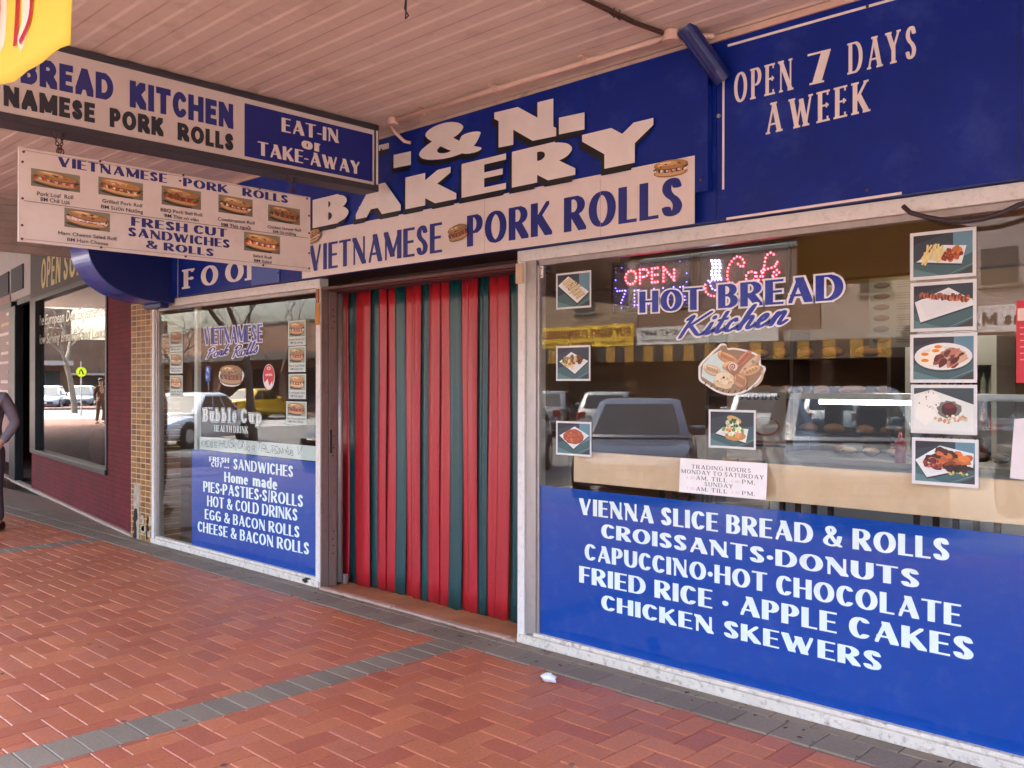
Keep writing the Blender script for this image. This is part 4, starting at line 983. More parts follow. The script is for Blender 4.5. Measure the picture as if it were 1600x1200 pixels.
ban = yb.build('yellow_banner', cloth_mat('yellow_cloth', rgb(250, 226, 92)), None, smooth=True)
tag(ban, 'bright yellow cloth banner with red strokes, hanging nearest the camera', 'banner')
ban.modifiers.new('thickness', 'SOLIDIFY').thickness = .002
bx1 = U(105, 20, BY)[0]; bx0 = bx1 - 1.3
def on_banner(px, py):
    x, z = U(px, py, BY); return (x - bx0) / 1.3, (z - BZ) / .9
def banner_ribbon(mb, pts, wd):
    q = catmull([on_banner(*p) for p in pts], 6); L_, R_ = [], []
    for i, p in enumerate(q):
        a, b = q[max(i - 1, 0)], q[min(i + 1, len(q) - 1)]
        dx, dy = (b[0] - a[0]) * 1.3, (b[1] - a[1]) * .9; l = math.hypot(dx, dy) or 1
        nx, ny = -dy / l * wd / 2 / 1.3, dx / l * wd / 2 / .9
        L_.append(cloth(p[0] + nx, p[1] + ny) + Vector((0, -.004, 0))); R_.append(cloth(p[0] - nx, p[1] - ny) + Vector((0, -.004, 0)))
    n = len(q); mb.add(L_ + R_, [[i, i + 1, n + i + 1, n + i] for i in range(n - 1)])
wb_ = MB(); banner_ribbon(wb_, [(-40, -60), (-40, 60), (-20, 92), (6, 78), (12, 40), (12, -60)], .05); banner_ribbon(wb_, [(43, -60), (44, 30), (34, 70)], .06)
wb_.build('letter_glow', cloth_mat('glow_white', rgb(250, 246, 236)), ban)  # white ribbons paint the bright glow around the red letters
rb_ = MB(); 
for p in rb_.v: pass
def red(mb, pts, wd):
    n0 = len(mb.v); banner_ribbon(mb, pts, wd); mb.v[n0:] = [(x, y - .003, z) for x, y, z in mb.v[n0:]]
red(rb_, [(-40, -60), (-40, 60), (-20, 84), (3, 72), (7, 40), (7, -60)], .03); red(rb_, [(52, -60), (52, 24), (37, 66)], .018); red(rb_, [(33, -60), (32, 20), (30, 70)], .022)
rb_.build('red_lettering', cloth_mat('red_cloth', rgb(206, 40, 66)), ban)
# ------------------------------------------------------------------ lettering, films and photos on the shop windows (read through the glass)
VY = .0315                                       # back of the pane
VBLUE = rgb(0, 72, 168); CY = rgb(222, 242, 236); GB = rgb(14, 46, 156)
def decal(name, label, cat, art, material=VINYL, group=None):
    return tag(art.build(name, material), label, cat, group)
# --- right window
A = Art(facade(VY + .002), .0002)
a = A.p.px(832, 757); A.rect(WX0 + .012, .066, WX1 - .01, a[1], VBLUE)
for s, bl, br, tp in (('VIENNA SLICE BREAD & ROLLS', (905, 803.5), (1484, 877), 778), ('CROISSANTS\u2022DONUTS', (939.5, 840), (1437, 919.5), 818), ('CAPUCCINO\u2022HOT CHOCOLATE', (913.6, 874), (1501.6, 979.5), 848.7),
                      ('FRIED RICE \u2022 APPLE CAKES', (905, 909.6), (1522, 1033), 883.8), ('CHICKEN SKEWERS', (939.5, 952), (1378, 1049.5), 928.6)):
    A.textpx(s, 'britannic', bl, br, tp, CY, layer=3)
decal('window_film', 'large royal blue window film listing breads, donuts and hot chocolate', 'window film', A)
A = Art(facade(VY), .0002)
A.textpx('HOT', 'britannic', (999, 489), (1098, 483.5), 456, GB, outline=rgb(226, 228, 232), og=.07); A.textpx('BREAD', 'britannic', (1122, 482), (1318, 468), 445, GB, outline=rgb(226, 228, 232), og=.07)
A.textpx('Kitchen', 'script', (1058, 530), (1226, 507), 494, GB, outline=rgb(226, 228, 232), og=.07)
decal('window_lettering', 'blue HOT BREAD Kitchen lettering edged in white on the glass', 'lettering', A)
dishes = [('spring rolls', (869, 428), (923.7, 480), 'small photo of spring rolls on a long plate, below the alarm sticker'), ('dumplings', (869, 541), (922.5, 595), 'small photo of fried dumplings on a square white plate'), ('schnitzel', (869, 657.5), (924, 714), 'small photo of a flat crumbed schnitzel on a white plate'),
          ('salad roll', (1107.3, 639.5), (1181, 703), 'photo of a salad roll on a plate, below the bread basket'),
          ('chips and nuggets', (1422, 365), (1525.5, 431), 'photo of chips and chicken nuggets at the top of the column'), ('meat skewer', (1422.5, 443), (1526, 515), 'photo of a meat skewer lying across a white plate'), ('eggs and bacon', (1422, 523), (1527, 598), 'photo of eggs and bacon on an oval white plate'),
          ('open wrap', (1423, 601), (1527, 680), 'photo of an open wrap with a beetroot slice'), ('grilled chicken', (1425, 683), (1529, 763), 'photo of grilled chicken lapping over the pale board')]
for i, (kind, tl, br, lab) in enumerate(dishes):
    pl_ = facade(VY); A = Art(pl_, .00004); p, q = pl_.px(*tl), pl_.px(*br)
    x0, y0, x1, y1 = p[0], q[1], q[0], p[1]
    b = .014 if i > 3 else .011
    A.rect(x0, y0, x1, y1, rgb(218, 222, 220))
    n0 = len(A.mb.v)
    draw_dish(A, x0 + b, y0 + b, x1 - b, y1 - b, kind, 20 + i)
    # crop the picture at its border
    c = lambda v, lo, hi: min(max(v, lo), hi)
    A.mb.v[n0:] = [(c(x, x0 + b, x1 - b), y, c(z, y0 + b, y1 - b)) for x, y, z in A.mb.v[n0:]]
    o = decal('food_photo', lab, 'photo', A, PAPER, 'food photos stuck to the right window')
# bread basket sticker
pl_ = facade(VY); A = Art(pl_, .00008); c = pl_.px(1142, 580); w = (pl_.px(1195, 580)[0] - pl_.px(1090.5, 580)[0]) / 2; h = (pl_.px(1142, 540)[1] - pl_.px(1142, 616)[1]) / 2
bp = lambda u, v: (c[0] + u * w, c[1] + v * h)
out = catmull([(-1, -.02), (-.98, -.35), (-.8, -.55), (-.4, -.88), (.05, -1), (.5, -.8), (.8, -.45), (1, 0), (.98, .18), (.88, .25), (.86, .55), (.72, .72), (.45, .86), (.1, .96), (-.1, .96), (-.15, 1.12), (-.3, 1.16), (-.42, 1.0), (-.55, .86), (-.75, .6), (-.9, .4), (-1, .2)], 4)
A.poly([bp(*p) for p in out][::-1], rgb(232, 234, 230)); A.mb.f[-1].reverse()
A.poly([bp(u * .93 + .0, v * .92) for u, v in out], rgb(156, 132, 102))
rnd = random.Random(4)
A.poly([bp(*p) for p in ((-.9, -.2), (-.55, -.5), (-.1, -.3), (.1, .1), (-.2, .6), (-.3, .88), (-.6, .68), (-.85, .3))], rgb(206, 230, 224))
for k in range(9): A.stroke([bp(-.8 + .18 * k + .02 * j, -.55 - .35 * math.sin(3.14 * (k / 9)) + .04 * j) for j in range(4)], .006, rgb(92, 70, 50))
A.stroke([bp(.55 + .38 * math.sin(t), -.1 - .55 * math.cos(t)) for t in [.3 + .25 * k for k in range(7)]], .012, rgb(206, 190, 160))
def loaf(u, v, ru, rv, rot, col, marks=4):
    col = tuple(.72 * x + .2 * y for x, y in zip(col, (1, .85, .65)))
    A.ellipse(bp(u, v - .03), ru * w, rv * h * .82, tuple(x * .55 for x in col), rot=rot); A.ellipse(bp(u, v), ru * w, rv * h * .8, col, rot=rot); A.ellipse(bp(u - .02, v + .05), ru * w * .8, rv * h * .45, tuple(min(1, x * 1.35) for x in col), rot=rot)
    for k in range(marks):
        s = -.7 + 1.4 * (k + .5) / max(marks, 1)
        A.ellipse((bp(u, v)[0] + s * ru * w * math.cos(rot), bp(u, v)[1] + s * ru * w * math.sin(rot)), .04 * w, rv * h * .45, tuple(x * .7 for x in col), rot=rot + .5, n=10)
loaf(-.1, .55, .32, .24, -.4, rgb(206, 140, 70), 6); loaf(.38, .5, .3, .2, .75, rgb(186, 84, 50), 6); loaf(.55, .22, .42, .2, .7, rgb(178, 148, 112), 2); loaf(.62, .02, .26, .2, .35, rgb(210, 164, 98), 4)
loaf(-.05, .25, .2, .2, .2, rgb(206, 152, 84), 0); A.ellipse(bp(.05, .1), .19 * w, .24 * h, rgb(176, 122, 90)); A.ellipse(bp(.07, .18), .14 * w, .17 * h, rgb(230, 220, 214)); A.stroke([bp(.07 + .11 * q * math.cos(t), .18 + .15 * q * math.sin(t)) for q, t in [(k / 16, k * .7) for k in range(17)]], .006, rgb(150, 96, 80))
loaf(-.55, .06, .28, .24, -.3, rgb(214, 184, 140), 5); A.ellipse(bp(-.18, -.36), .32 * w, .36 * h, rgb(222, 206, 166), jit=.1, rnd=rnd); A.ellipse(bp(-.2, -.3), .26 * w, .25 * h, rgb(236, 226, 196), jit=.12, rnd=rnd); A.ellipse(bp(-.2, -.26), .04 * w, .05 * h, rgb(96, 72, 44))
scatter(A, rnd, bp(-.18, -.36), .25 * w, .25 * h, 22, [rgb(240, 232, 210), rgb(206, 180, 128), rgb(226, 204, 160)], .02 * w, .04 * w)
loaf(.3, -.38, .2, .34, -.5, rgb(190, 128, 72), 5)
decal('basket_sticker', 'cut-out sticker of a bread basket with rolls and pastries', 'sticker', A, PAPER)
# trading hours
pl_ = facade(VY - .0005); A = Art(pl_, .0002); p = [pl_.px(*q) for q in ((1061, 768.6), (1197, 781.5), (1199.4, 724), (1063, 715.7))]
A.poly(p, rgb(240, 238, 234)); hh = (p[3][1] - p[0][1]); ww = p[1][0] - p[0][0]
for s, u0, u1, v, t in (('TRADING HOURS', .155, .835, .72, .115), ('MONDAY TO SATURDAY', .03, .975, .565, .115), ('AM.', .21, .35, .40, .115), ('TILL', .39, .57, .40, .115), ('PM.', .74, .88, .40, .115), ('SUNDAY', .31, .635, .245, .115), ('AM.', .21, .35, .085, .115), ('TILL', .39, .57, .085, .115), ('PM.', .74, .88, .085, .115)):
    A.text(s, 'serif_light', (p[0][0] + u0 * ww, p[0][1] + v * hh), (p[0][0] + u1 * ww, p[0][1] + v * hh), t * hh, rgb(62, 58, 70), layer=3)
for s, u0, u1, v in (('6 30', .09, .19, .41), ('6 00', .62, .71, .41), ('7 30', .09, .19, .1), ('2 30', .62, .71, .1)):
    A.text(s, 'plain', (p[0][0] + u0 * ww, p[0][1] + v * hh), (p[0][0] + u1 * ww, p[0][1] + v * hh), .08 * hh, rgb(222, 202, 204), layer=3)
decal('hours_notice', 'white trading hours notice on the pale board', 'notice', A, PAPER)
A = Art(facade(VY), .0002); A.rectpx((831.5, 417), (849, 434), rgb(226, 222, 220))
for k, y in enumerate((420, 423.5, 426, 428.5, 431.5)): A.linepx((833, y), (847 if k in (0, 4) else 845, y - .6), .006 if k in (0, 4) else .003, rgb(96, 90, 92))
decal('alarm_sticker', 'tiny white alarm sticker at the top corner of the window', 'sticker', A, PAPER)
# white paper at the right edge and a red sheet above it
A = Art(facade(VY + .001), .0002); A.poly([A.p.px(*q) for q in ((1578, 747), (1660, 757), (1660, 648), (1585, 655))], rgb(224, 220, 220)); decal('paper_sheet', 'white paper sheet standing on the pale board at the edge', 'paper', A, PAPER)
A = Art(facade(VY), .0002); A.rectpx((1588, 470), (1690, 598), rgb(196, 40, 56)); A.rectpx((1590, 482), (1690, 497), rgb(226, 196, 180)); 
for k in range(6): A.linepx((1594, 512 + 10 * k), (1670, 511 + 10 * k), .004, rgb(230, 150, 150))
decal('red_poster', 'red printed poster on the glass at the right edge', 'poster', A, PAPER)
# pale board and things behind the right window
TAN = mat('pale_particle_board', rgb(246, 208, 168), .6, var=.08, scale=7, dirt=rgb(206, 160, 120), dirt_scale=5, dirt_amt=.35)
tb = MB().box(-3.43, 1.5, .085, .11, .985, 1.163).build('pale_board', TAN, None, bevel=.003)
tag(tb, 'long pale timber board across the inside of the right window', 'board')
# --- left window
A = Art(facade(VY + .002), .0002)
p, q = A.p.px(300, 701.7), A.p.px(300, 852.5); A.rect(p[0], max(q[1], .066), LX1 - .012, p[1], VBLUE)
for s, st_, bl, br, tp in (('FRESH', 'britannic', (327, 721), (358, 723.4), 713.3), ('CUT', 'britannic', (330, 729), (348, 730.4), 722), ('...', 'britannic', (350.5, 731.2), (358, 732), 723), ('SANDWICHES', 'condensed', (364.7, 733), (458, 745.8), 716.6), ('Home', 'condensed', (350.4, 753), (387.5, 758), 737), ('made', 'condensed', (395, 759), (433.3, 766), 741.5),
                      ('PIES\u2022PASTIES\u2022S/ROLLS', 'condensed', (317.5, 768), (473.6, 792.6), 751.6), ('HOT & COLD DRINKS', 'condensed', (323.6, 790.6), (464.8, 814.2), 774), ('EGG & BACON ROLLS', 'condensed', (320, 810.7), (468, 840.5), 795), ('CHEESE & BACON ROLLS', 'condensed', (309, 830), (483, 867), 814)):
    A.textpx(s, st_, bl, br, tp, CY, layer=3)
decal('window_film', 'smaller blue window film listing sandwiches, pies and bacon rolls', 'window film', A)
# note strip with scribbles
A = Art(facade(VY + .002), .0002); p = [A.p.px(*c) for c in ((312, 701.8), (491, 716.5), (491, 692.5), (312, 682))]; A.poly([(p[0][0], p[0][1]), (LX1 - .012, p[0][1]), (LX1 - .012, p[3][1]), (p[0][0], p[3][1])], rgb(206, 220, 210))
rnd = random.Random(8); x = p[0][0] + .03; zm = (p[0][1] + p[3][1]) / 2
def scrib(pts, wd=.006): A.stroke(catmull(pts, 4), wd, rgb(70, 70, 76), 3)
for ch_ in 'KESEHUSKONORTPLTDMABV':
    hsh = rnd.random()
    if ch_ in CAPS:
        for k_, pts in skeleton(CAPS[ch_][1]):
            if len(pts) > 1: A.stroke([(x + u * (.035 + .04 * hsh) + v * .03 * (hsh - .3) + (rnd.random() - .5) * .008, zm - .035 + .02 * hsh + v * (.04 + .035 * hsh) + (rnd.random() - .5) * .012) for u, v in pts], .0042, rgb(70, 70, 76), 3)
    x += .06 + rnd.random() * .03
    if rnd.random() < .3: scrib([(x - .03, zm - .02), (x, zm + .01), (x + .05, zm - .03), (x + .09, zm)], .004)
    if x > LX1 - .1: break
decal('scribbled_strip', 'pale green paper strip of black scribbles above the blue film', 'paper strip', A, PAPER)
A = Art(facade(VY), .0002); LB = rgb(34, 40, 150)
A.textpx('VIETNAMESE', 'condensed', (319, 538.5), (409.7, 533.7), 513.3, LB, outline=rgb(206, 210, 222), og=.08); A.textpx('Pork', 'script', (322, 561), (355.5, 554), 545, LB, outline=rgb(216, 220, 228), og=.09); A.textpx('Rolls', 'script', (362.5, 560), (402, 551.5), 541.5, LB, outline=rgb(216, 220, 228), og=.09)
decal('window_lettering', 'purple blue VIETNAMESE Pork Rolls lettering on the left window', 'lettering', A)
A = Art(facade(VY), .0002); PG = rgb(214, 228, 222); DG = rgb(88, 92, 92)
for s, bl, br in (('Bubble', (318, 657.7), (369, 659)), ('Cup', (377, 659), (408, 661))):
    b0, b1, t0 = A.p.px(*bl), A.p.px(*br), A.p.px(bl[0], bl[1] - 19)
    V, F, wd = text_mesh(s, 'slab_light', .10); sx = (b1[0] - b0[0]) / wd; hh = t0[1] - b0[1]
    for lay, g, cc in ((1, .095, PG), (2, .05, DG), (3, 0, PG)):
        V, F, wd2 = text_mesh(s, 'slab_light', g); A.tri([(b0[0] + x * sx, b0[1] + y * hh + (b1[1] - b0[1]) * x / wd2) for x, y in V], F, cc, lay)
A.textpx('HEALTH DRINK', 'serif', (335, 674), (387.5, 677.2), 664, PG, layer=1)
decal('window_lettering', 'pale green Bubble Cup health drink lettering', 'lettering', A)
caps = {'a': ('BBQ Pork Ball Roll', 'BM Th\u1ecbt v\u00f2 vi\u00ean'), 'b': ('Grilled Pork Roll', 'BM S\u01b0\u1eddn N\u01b0\u1edbng'), 'c': ('Salad Roll', 'BM Salad'), 'd': ('Chicken Skewer Roll', 'BM G\u00e0 n\u01b0\u1edbng'), 'e': ('Pork Loaf Roll', 'BM Ch\u1ea3 L\u1ee5a'), 'f': ('Combination Roll', 'BM Th\u1ecbt ngu\u1ed9i'), 'g': ('Ham Cheese Salad Roll', 'BM Ham Cheese')}
for i, (key, tl, br, lab) in enumerate((('a', (265, 517.5), (285.3, 549.3), 'topmost roll card of the left-hand three, dark filling'), ('b', (265.5, 552), (285.3, 583.3), 'middle roll card of the left-hand three, pale green filling'), ('c', (265.5, 586.8), (285.3, 620.3), 'lowest roll card of the left-hand three, captioned Salad Roll'),
                                  ('d', (450.3, 501.7), (477.5, 539.2), 'roll card nearest the orange door latch'), ('e', (450.8, 542), (477.5, 581), 'roll card captioned Pork Loaf Roll on the left window'), ('f', (451, 584.3), (478, 623.7), 'roll card captioned Combination Roll on the left window'), ('g', (447.2, 627), (479, 663.8), 'widest roll card, captioned Ham Cheese Salad Roll'))):
    pl_ = facade(VY); A = Art(pl_, .00006); p, q = pl_.px(*tl), pl_.px(*br); x0, y0, x1, y1 = p[0], q[1], q[0], p[1]; h = y1 - y0; w = x1 - x0
    A.rect(x0, y0, x1, y1, rgb(206, 218, 208)); draw_roll(A, x0 + .05 * w, y0 + .36 * h, x1 - .05 * w, y1 - .04 * h, 'efgdabc'.index(key) if key in 'abcdefg' else 0, bg=rgb(132, 160, 136), tilt=-.05)
    k = A.k + 1
    for j, s in enumerate(caps[key]): A.text(s, 'plain', (x0 + (.06 if j == 0 else .14) * w, y0 + (.21 - .13 * j) * h), (x1 - (.06 if j == 0 else .14) * w, y0 + (.21 - .13 * j) * h), .085 * h, rgb(70, 84, 84), layer=k)
    decal('roll_card', lab, 'card', A, PAPER, 'roll cards on the left window')
pl_ = facade(VY); A = Art(pl_, .00008); c = pl_.px(361, 587.5); w = (pl_.px(381, 587)[0] - pl_.px(341.5, 587)[0]) / 2; h = (pl_.px(361, 570)[1] - pl_.px(361, 604)[1]) / 2
A.ellipse(c, w, h, rgb(224, 226, 220), n=30, jit=.03); draw_roll(A, c[0] - w * .96, c[1] - h * 1.1, c[0] + w * .96, c[1] + h * 1.1, 4, tilt=-.04)
decal('roll_sticker', 'round cut-out sticker of a filled roll, between lettering and Bubble Cup', 'sticker', A, PAPER)
A = Art(pl_, .0001); c = pl_.px(420, 589); w = (pl_.px(429.3, 589)[0] - pl_.px(410.8, 589)[0]) / 2; h = (pl_.px(420, 569)[1] - pl_.px(420, 609)[1]) / 2
A.ellipse(c, w, h, rgb(226, 218, 216)); A.ellipse((c[0], c[1] + .1 * h), w * .93, h * .86, rgb(196, 44, 52)); A.poly([(c[0] - .8 * w, c[1] - .5 * h), (c[0] - .2 * w, c[1] - .15 * h), (c[0] + .1 * w, c[1] - .7 * h), (c[0] + .6 * w, c[1] - .3 * h), (c[0] + .5 * w, c[1] - .8 * h), (c[0], c[1] - .97 * h), (c[0] - .5 * w, c[1] - .85 * h)], rgb(230, 220, 218))
A.text('OPEN', 'gothic', (c[0] - .55 * w, c[1] + .08 * h), (c[0] + .55 * w, c[1] + .08 * h), .17 * h, rgb(240, 228, 226)); A.ellipse((c[0], c[1] + .68 * h), .3 * w, .13 * h, rgb(232, 200, 200)); A.ellipse((c[0], c[1] + .68 * h), .18 * w, .08 * h, rgb(196, 44, 52))
decal('open_sticker', 'red and white oval OPEN sticker', 'sticker', A, PAPER)
# inside the left window: white upright and a low partition
ip = MB(); x = U(309, 600, .14)[0]; ip.box(x - .03, x + .03, .12, .16, .03, 2.28)
tag(ip.build('white_post', WHITE, None, bevel=.003), 'white upright post just inside the left window', 'post')

# ------------------------------------------------------------------ LED signs hung behind the right window
def dots(pts, step):
    out = []; acc = 0
    for a, b in zip(pts[:-1], pts[1:]):
        l = math.hypot(b[0] - a[0], b[1] - a[1]); t = acc
        while t < l: out.append((a[0] + (b[0] - a[0]) * t / l, a[1] + (b[1] - a[1]) * t / l)); t += step
        acc = t - l
    return out
def led_sign(name, label, tl, br, y):
    pl_ = facade(y); a, b = pl_.px(*tl), pl_.px(*br)
    t = thing(name, ((a[0] + b[0]) / 2, y, b[1]), label, 'LED sign', 'LED signs hung in the window')
    MB().box(a[0], b[0], y + .004, y + .03, b[1], a[1]).build('sign_panel', mat('dark_panel', rgb(44, 30, 46), .4, var=.15), t, bevel=.004)
    rim = MB(); rim.box(a[0], b[0], y - .004, y + .003, a[1] - .012, a[1]); rim.box(a[0], b[0], y - .004, y + .003, b[1], b[1] + .012); rim.box(a[0], a[0] + .012, y - .004, y + .003, b[1] + .012, a[1] - .012); rim.box(b[0] - .012, b[0], y - .004, y + .003, b[1] + .012, a[1] - .012)
    rim.build('panel_rim', BLACK, t)
    for x in (a[0] + .12, b[0] - .1): MB().tube([(x, y + .015, a[1] - .01), (x + .02, y + .02, 2.6)], .002, 5).build('hanging_wire', BLACK, t)
    return t, pl_, MB(), a, b
def led(mb, pl_, p, col, r=.0052):
    mb.col = col; q = pl_.at(p[0], p[1], .004); mb.ball(q, r, 6, 4)
LR, LBl, LW = (1, .06, .09), (.16, .10, 1), (.8, .85, 1)
LED = emit('led_light', (1, 1, 1), .9, attr=True)
t, pl_, mb, a, b = led_sign('led_open_sign', 'dark LED sign with red dotted OPEN above HOT lettering', (956, 412), (1081, 482), .16)
rnd = random.Random(2)
def led_word(s, bl, br, tp, col, step, r=.0052):
    p0, p1, t0 = pl_.px(*bl), pl_.px(*br), pl_.px(bl[0], tp); h = t0[1] - p0[1]; n = len(s); x = 0; ws = [max((CAPS.get(c) or LOW[c])[0], .12) for c in s]; tot = sum(ws) + .3 * (n - 1)
    for c, w_ in zip(s, ws):
        for k, pts in skeleton((CAPS.get(c) or LOW[c])[1]):
            P = [(p0[0] + (x + u * w_) * (p1[0] - p0[0]) / tot, p0[1] + v * h) for u, v in pts]
            for d_ in dots(P, step): led(mb, pl_, d_, col, r)
        x += w_ + .3
led_word('OPEN', (978, 445), (1054, 440), 424, LR, .019, .0058); led_word('7', (965, 477), (979, 476), 455, LBl, .018, .004); led_word('DAYS', (992, 477), (1072, 472), 454, LBl, .02, .004)
for k in range(12):
    for zz in (a[1] - .03, b[1] + .03): led(mb, pl_, (a[0] + .03 + (b[0] - a[0] - .06) * k / 11, zz), (.05, .04, .35) if rnd.random() < .3 else (.02, .01, .03), .0036)
for k in range(5):
    for xx in (a[0] + .03, b[0] - .03): led(mb, pl_, (xx, b[1] + .05 + (a[1] - b[1] - .1) * k / 4), (.08, .06, .5) if rnd.random() < .35 else (.02, .01, .03), .004)
mb.build('led_dots', LED, t)
t, pl_, mb, a, b = led_sign('led_cafe_sign', 'dark LED sign with red dotted Caf\u00e9 and a steaming cup', (1092, 392), (1233, 478), .16)
z8 = lambda x, y: pl_.px(940 + x / 4, 370 + y / 4)
def curve(pts, col, step=.019, r=.0052):
    P = catmull([z8(*p) for p in pts], 6)
    for d_ in dots(P, step): led(mb, pl_, d_, col, r)
curve([(855, 170), (882, 190), (893, 160), (872, 130), (840, 128), (800, 180), (788, 240), (800, 290), (840, 300), (870, 285)], LR)
curve([(960, 225), (930, 218), (905, 245), (912, 280), (940, 285), (960, 255), (968, 225), (975, 275)], LR)
curve([(985, 270), (1015, 200), (1028, 130), (1055, 100), (1080, 112)], LR); curve([(1000, 215), (1060, 195), (1085, 188)], LR); curve([(1015, 200), (1010, 250), (1015, 285)], LR)
curve([(1075, 250), (1112, 225), (1095, 208), (1072, 235), (1080, 270), (1115, 262)], LR); curve([(1085, 185), (1105, 150)], LR, .012)
for x in (695, 717, 740): curve([(x - 5, 150), (x + 4, 190), (x - 6, 225), (x + 4, 262)], LW, .019, .006)
curve([(670, 275), (765, 268)], LBl); curve([(680, 285), (690, 320), (720, 335), (750, 320), (760, 280)], LBl); curve([(650, 300), (655, 345), (690, 370), (735, 365)], LR)
mb.build('led_dots', LED, t)

# ------------------------------------------------------------------ inside the shop
CHROME = mat('counter_steel', rgb(150, 146, 140), .3, .8, var=.08)
cab = thing('display_cabinet', (-2.3, 2.3, 0), 'glass fronted food cabinet lit by a white tube', 'cabinet')
box('cabinet_base', mat('cabinet_base', rgb(166, 160, 156), .5, var=.1), cab, -3.3, -.6, 2.1, 2.8, .012, 1.0)
box('counter_top', CHROME, cab, -3.32, -.58, 2.06, 2.82, 1.002, 1.04)
fr = MB(); fr.box(-3.2, -.7, 2.1, 2.16, 1.45, 1.49); fr.box(-3.2, -3.16, 2.1, 2.14, 1.04, 1.45); fr.box(-.74, -.7, 2.1, 2.14, 1.04, 1.45); fr.box(-3.2, -.7, 2.7, 2.74, 1.45, 1.49); fr.build('cabinet_frame', CHROME, cab)
MB().box(-3.15, -.75, 2.105, 2.11, 1.05, 1.45).build('cabinet_glass', GLASS, cab)
MB().tube([(-2.93, 2.2, 1.43), (-2.15, 2.2, 1.43)], .016, 10).build('light_tube', emit('tube_light', (1, .93, .84), 3.6), cab)
rnd = random.Random(6); fo = MB()
for k in range(16):
    fo.ball((-2.95 + .14 * k + rnd.random() * .04, 2.3 + rnd.random() * .25, 1.075), .055, 8, 5, (1.2, .8, .6))
fo.build('bread_roll', mat('crust', rgb(104, 66, 38), .6, var=.25), cab, smooth=True)
for nm, x, c, h in (('sauce_bottle', -2.32, rgb(176, 36, 34), .2), ('mustard_bottle', -2.2, rgb(206, 170, 40), .1)):
    tag(MB().tube([(x, 2.08, 1.04), (x, 2.08, 1.04 + h * .7), (x, 2.08, 1.04 + h * .8), (x, 2.08, 1.04 + h)], [.035, .035, .014, .008], 12).build(nm, mat(nm, c, .4), None, smooth=True), ('red squeeze sauce bottle' if 'sauce' in nm else 'short yellow mustard bottle') + ' on the lit cabinet counter', 'bottle')
pl_ = facade(3.9); A = Art(pl_, .0005); p, q = pl_.px(1358, 436), pl_.px(1432, 542)
A.rect(p[0], q[1], q[0], p[1], rgb(112, 106, 102))
for k in range(6):
    v = p[1] - (k + .7) * (p[1] - q[1]) / 6.4; A.ellipse((p[0] + .11, v), .07, .026, rgb(60, 38, 28)); A.ellipse((p[0] + .11, v + .008), .06, .014, rgb(92, 62, 42))
    for j in range(3): A.line((p[0] + .24, v + .02 - .02 * j), (p[0] + .36, v + .02 - .02 * j), .006, rgb(76, 60, 58))
wm = A.build('wall_menu', PRINT); tag(wm, 'pale wall menu with a column of pictured rolls inside the shop', 'menu')
pl_ = facade(2.05); A = Art(pl_, .0005); p, q = pl_.px(1136, 604), pl_.px(1228, 722)
A.rect(p[0], q[1], q[0], p[1], rgb(176, 158, 146)); w = q[0] - p[0]; h = p[1] - q[1]
A.text('Bubble', 'serif', (p[0] + .18 * w, p[1] - .18 * h), (q[0] - .1 * w, p[1] - .18 * h), .1 * h, rgb(70, 60, 80))
A.ellipse((p[0] + .66 * w, q[1] + .46 * h), .24 * w, .13 * h, rgb(150, 60, 56)); A.ellipse((p[0] + .66 * w, q[1] + .47 * h), .21 * w, .11 * h, rgb(190, 172, 150)); A.rect(p[0] + .5 * w, q[1] + .24 * h, q[0], q[1] + .27 * h, rgb(150, 40, 44)); A.rect(p[0] + .5 * w, q[1] + .19 * h, q[0], q[1] + .22 * h, rgb(44, 40, 90))
A.build('drink_poster', PRINT); tag(bpy.data.objects['drink_poster'], 'pale Bubble drinks poster with red bowl inside the shop', 'poster')
lp = MB(); lp.ball((-2.9, 3.4, 2.62), .11, 14, 8, (1, 1, .35))
tag(lp.build('ceiling_lamp', emit('warm_lamp', (1, .72, .3), 3), None, smooth=True), 'small round warm ceiling lamp inside the shop', 'lamp')
def cafe_chair(x, y, rz, lab):
    t = thing('cafe_chair', (x, y, .012), lab, 'chair', 'dark chairs inside the right window'); t_ = (x, y, .012)
    MB().box(x - .2, x + .2, y - .2, y + .2, .45, .49).build('seat', DARKWOOD, t, bevel=.01)
    for sx in (-1, 1):
        for sy in (-1, 1): MB().box(x + sx * .18 - .018, x + sx * .18 + .018, y + sy * .18 - .018, y + sy * .18 + .018, .012, .45 if sy == 1 else .449).build('leg', DARKWOOD, t)
    bkb = MB()
    for k in range(5): bkb.box(x - .17 + .085 * k - .012, x - .17 + .085 * k + .012, y - .2, y - .18, .49, .96)
    bkb.build('back_slats', DARKWOOD, t); box('top_rail', DARKWOOD, t, x - .2, x + .2, y - .205, y - .175, .96, 1.02)
for x, lab in ((-2.8, 'dark slatted chair nearest the striped doorway'), (-2.15, 'dark slatted chair behind the trading hours notice'), (-1.4, 'dark slatted chair at the right end of the window')): cafe_chair(x, .5, 0, lab)

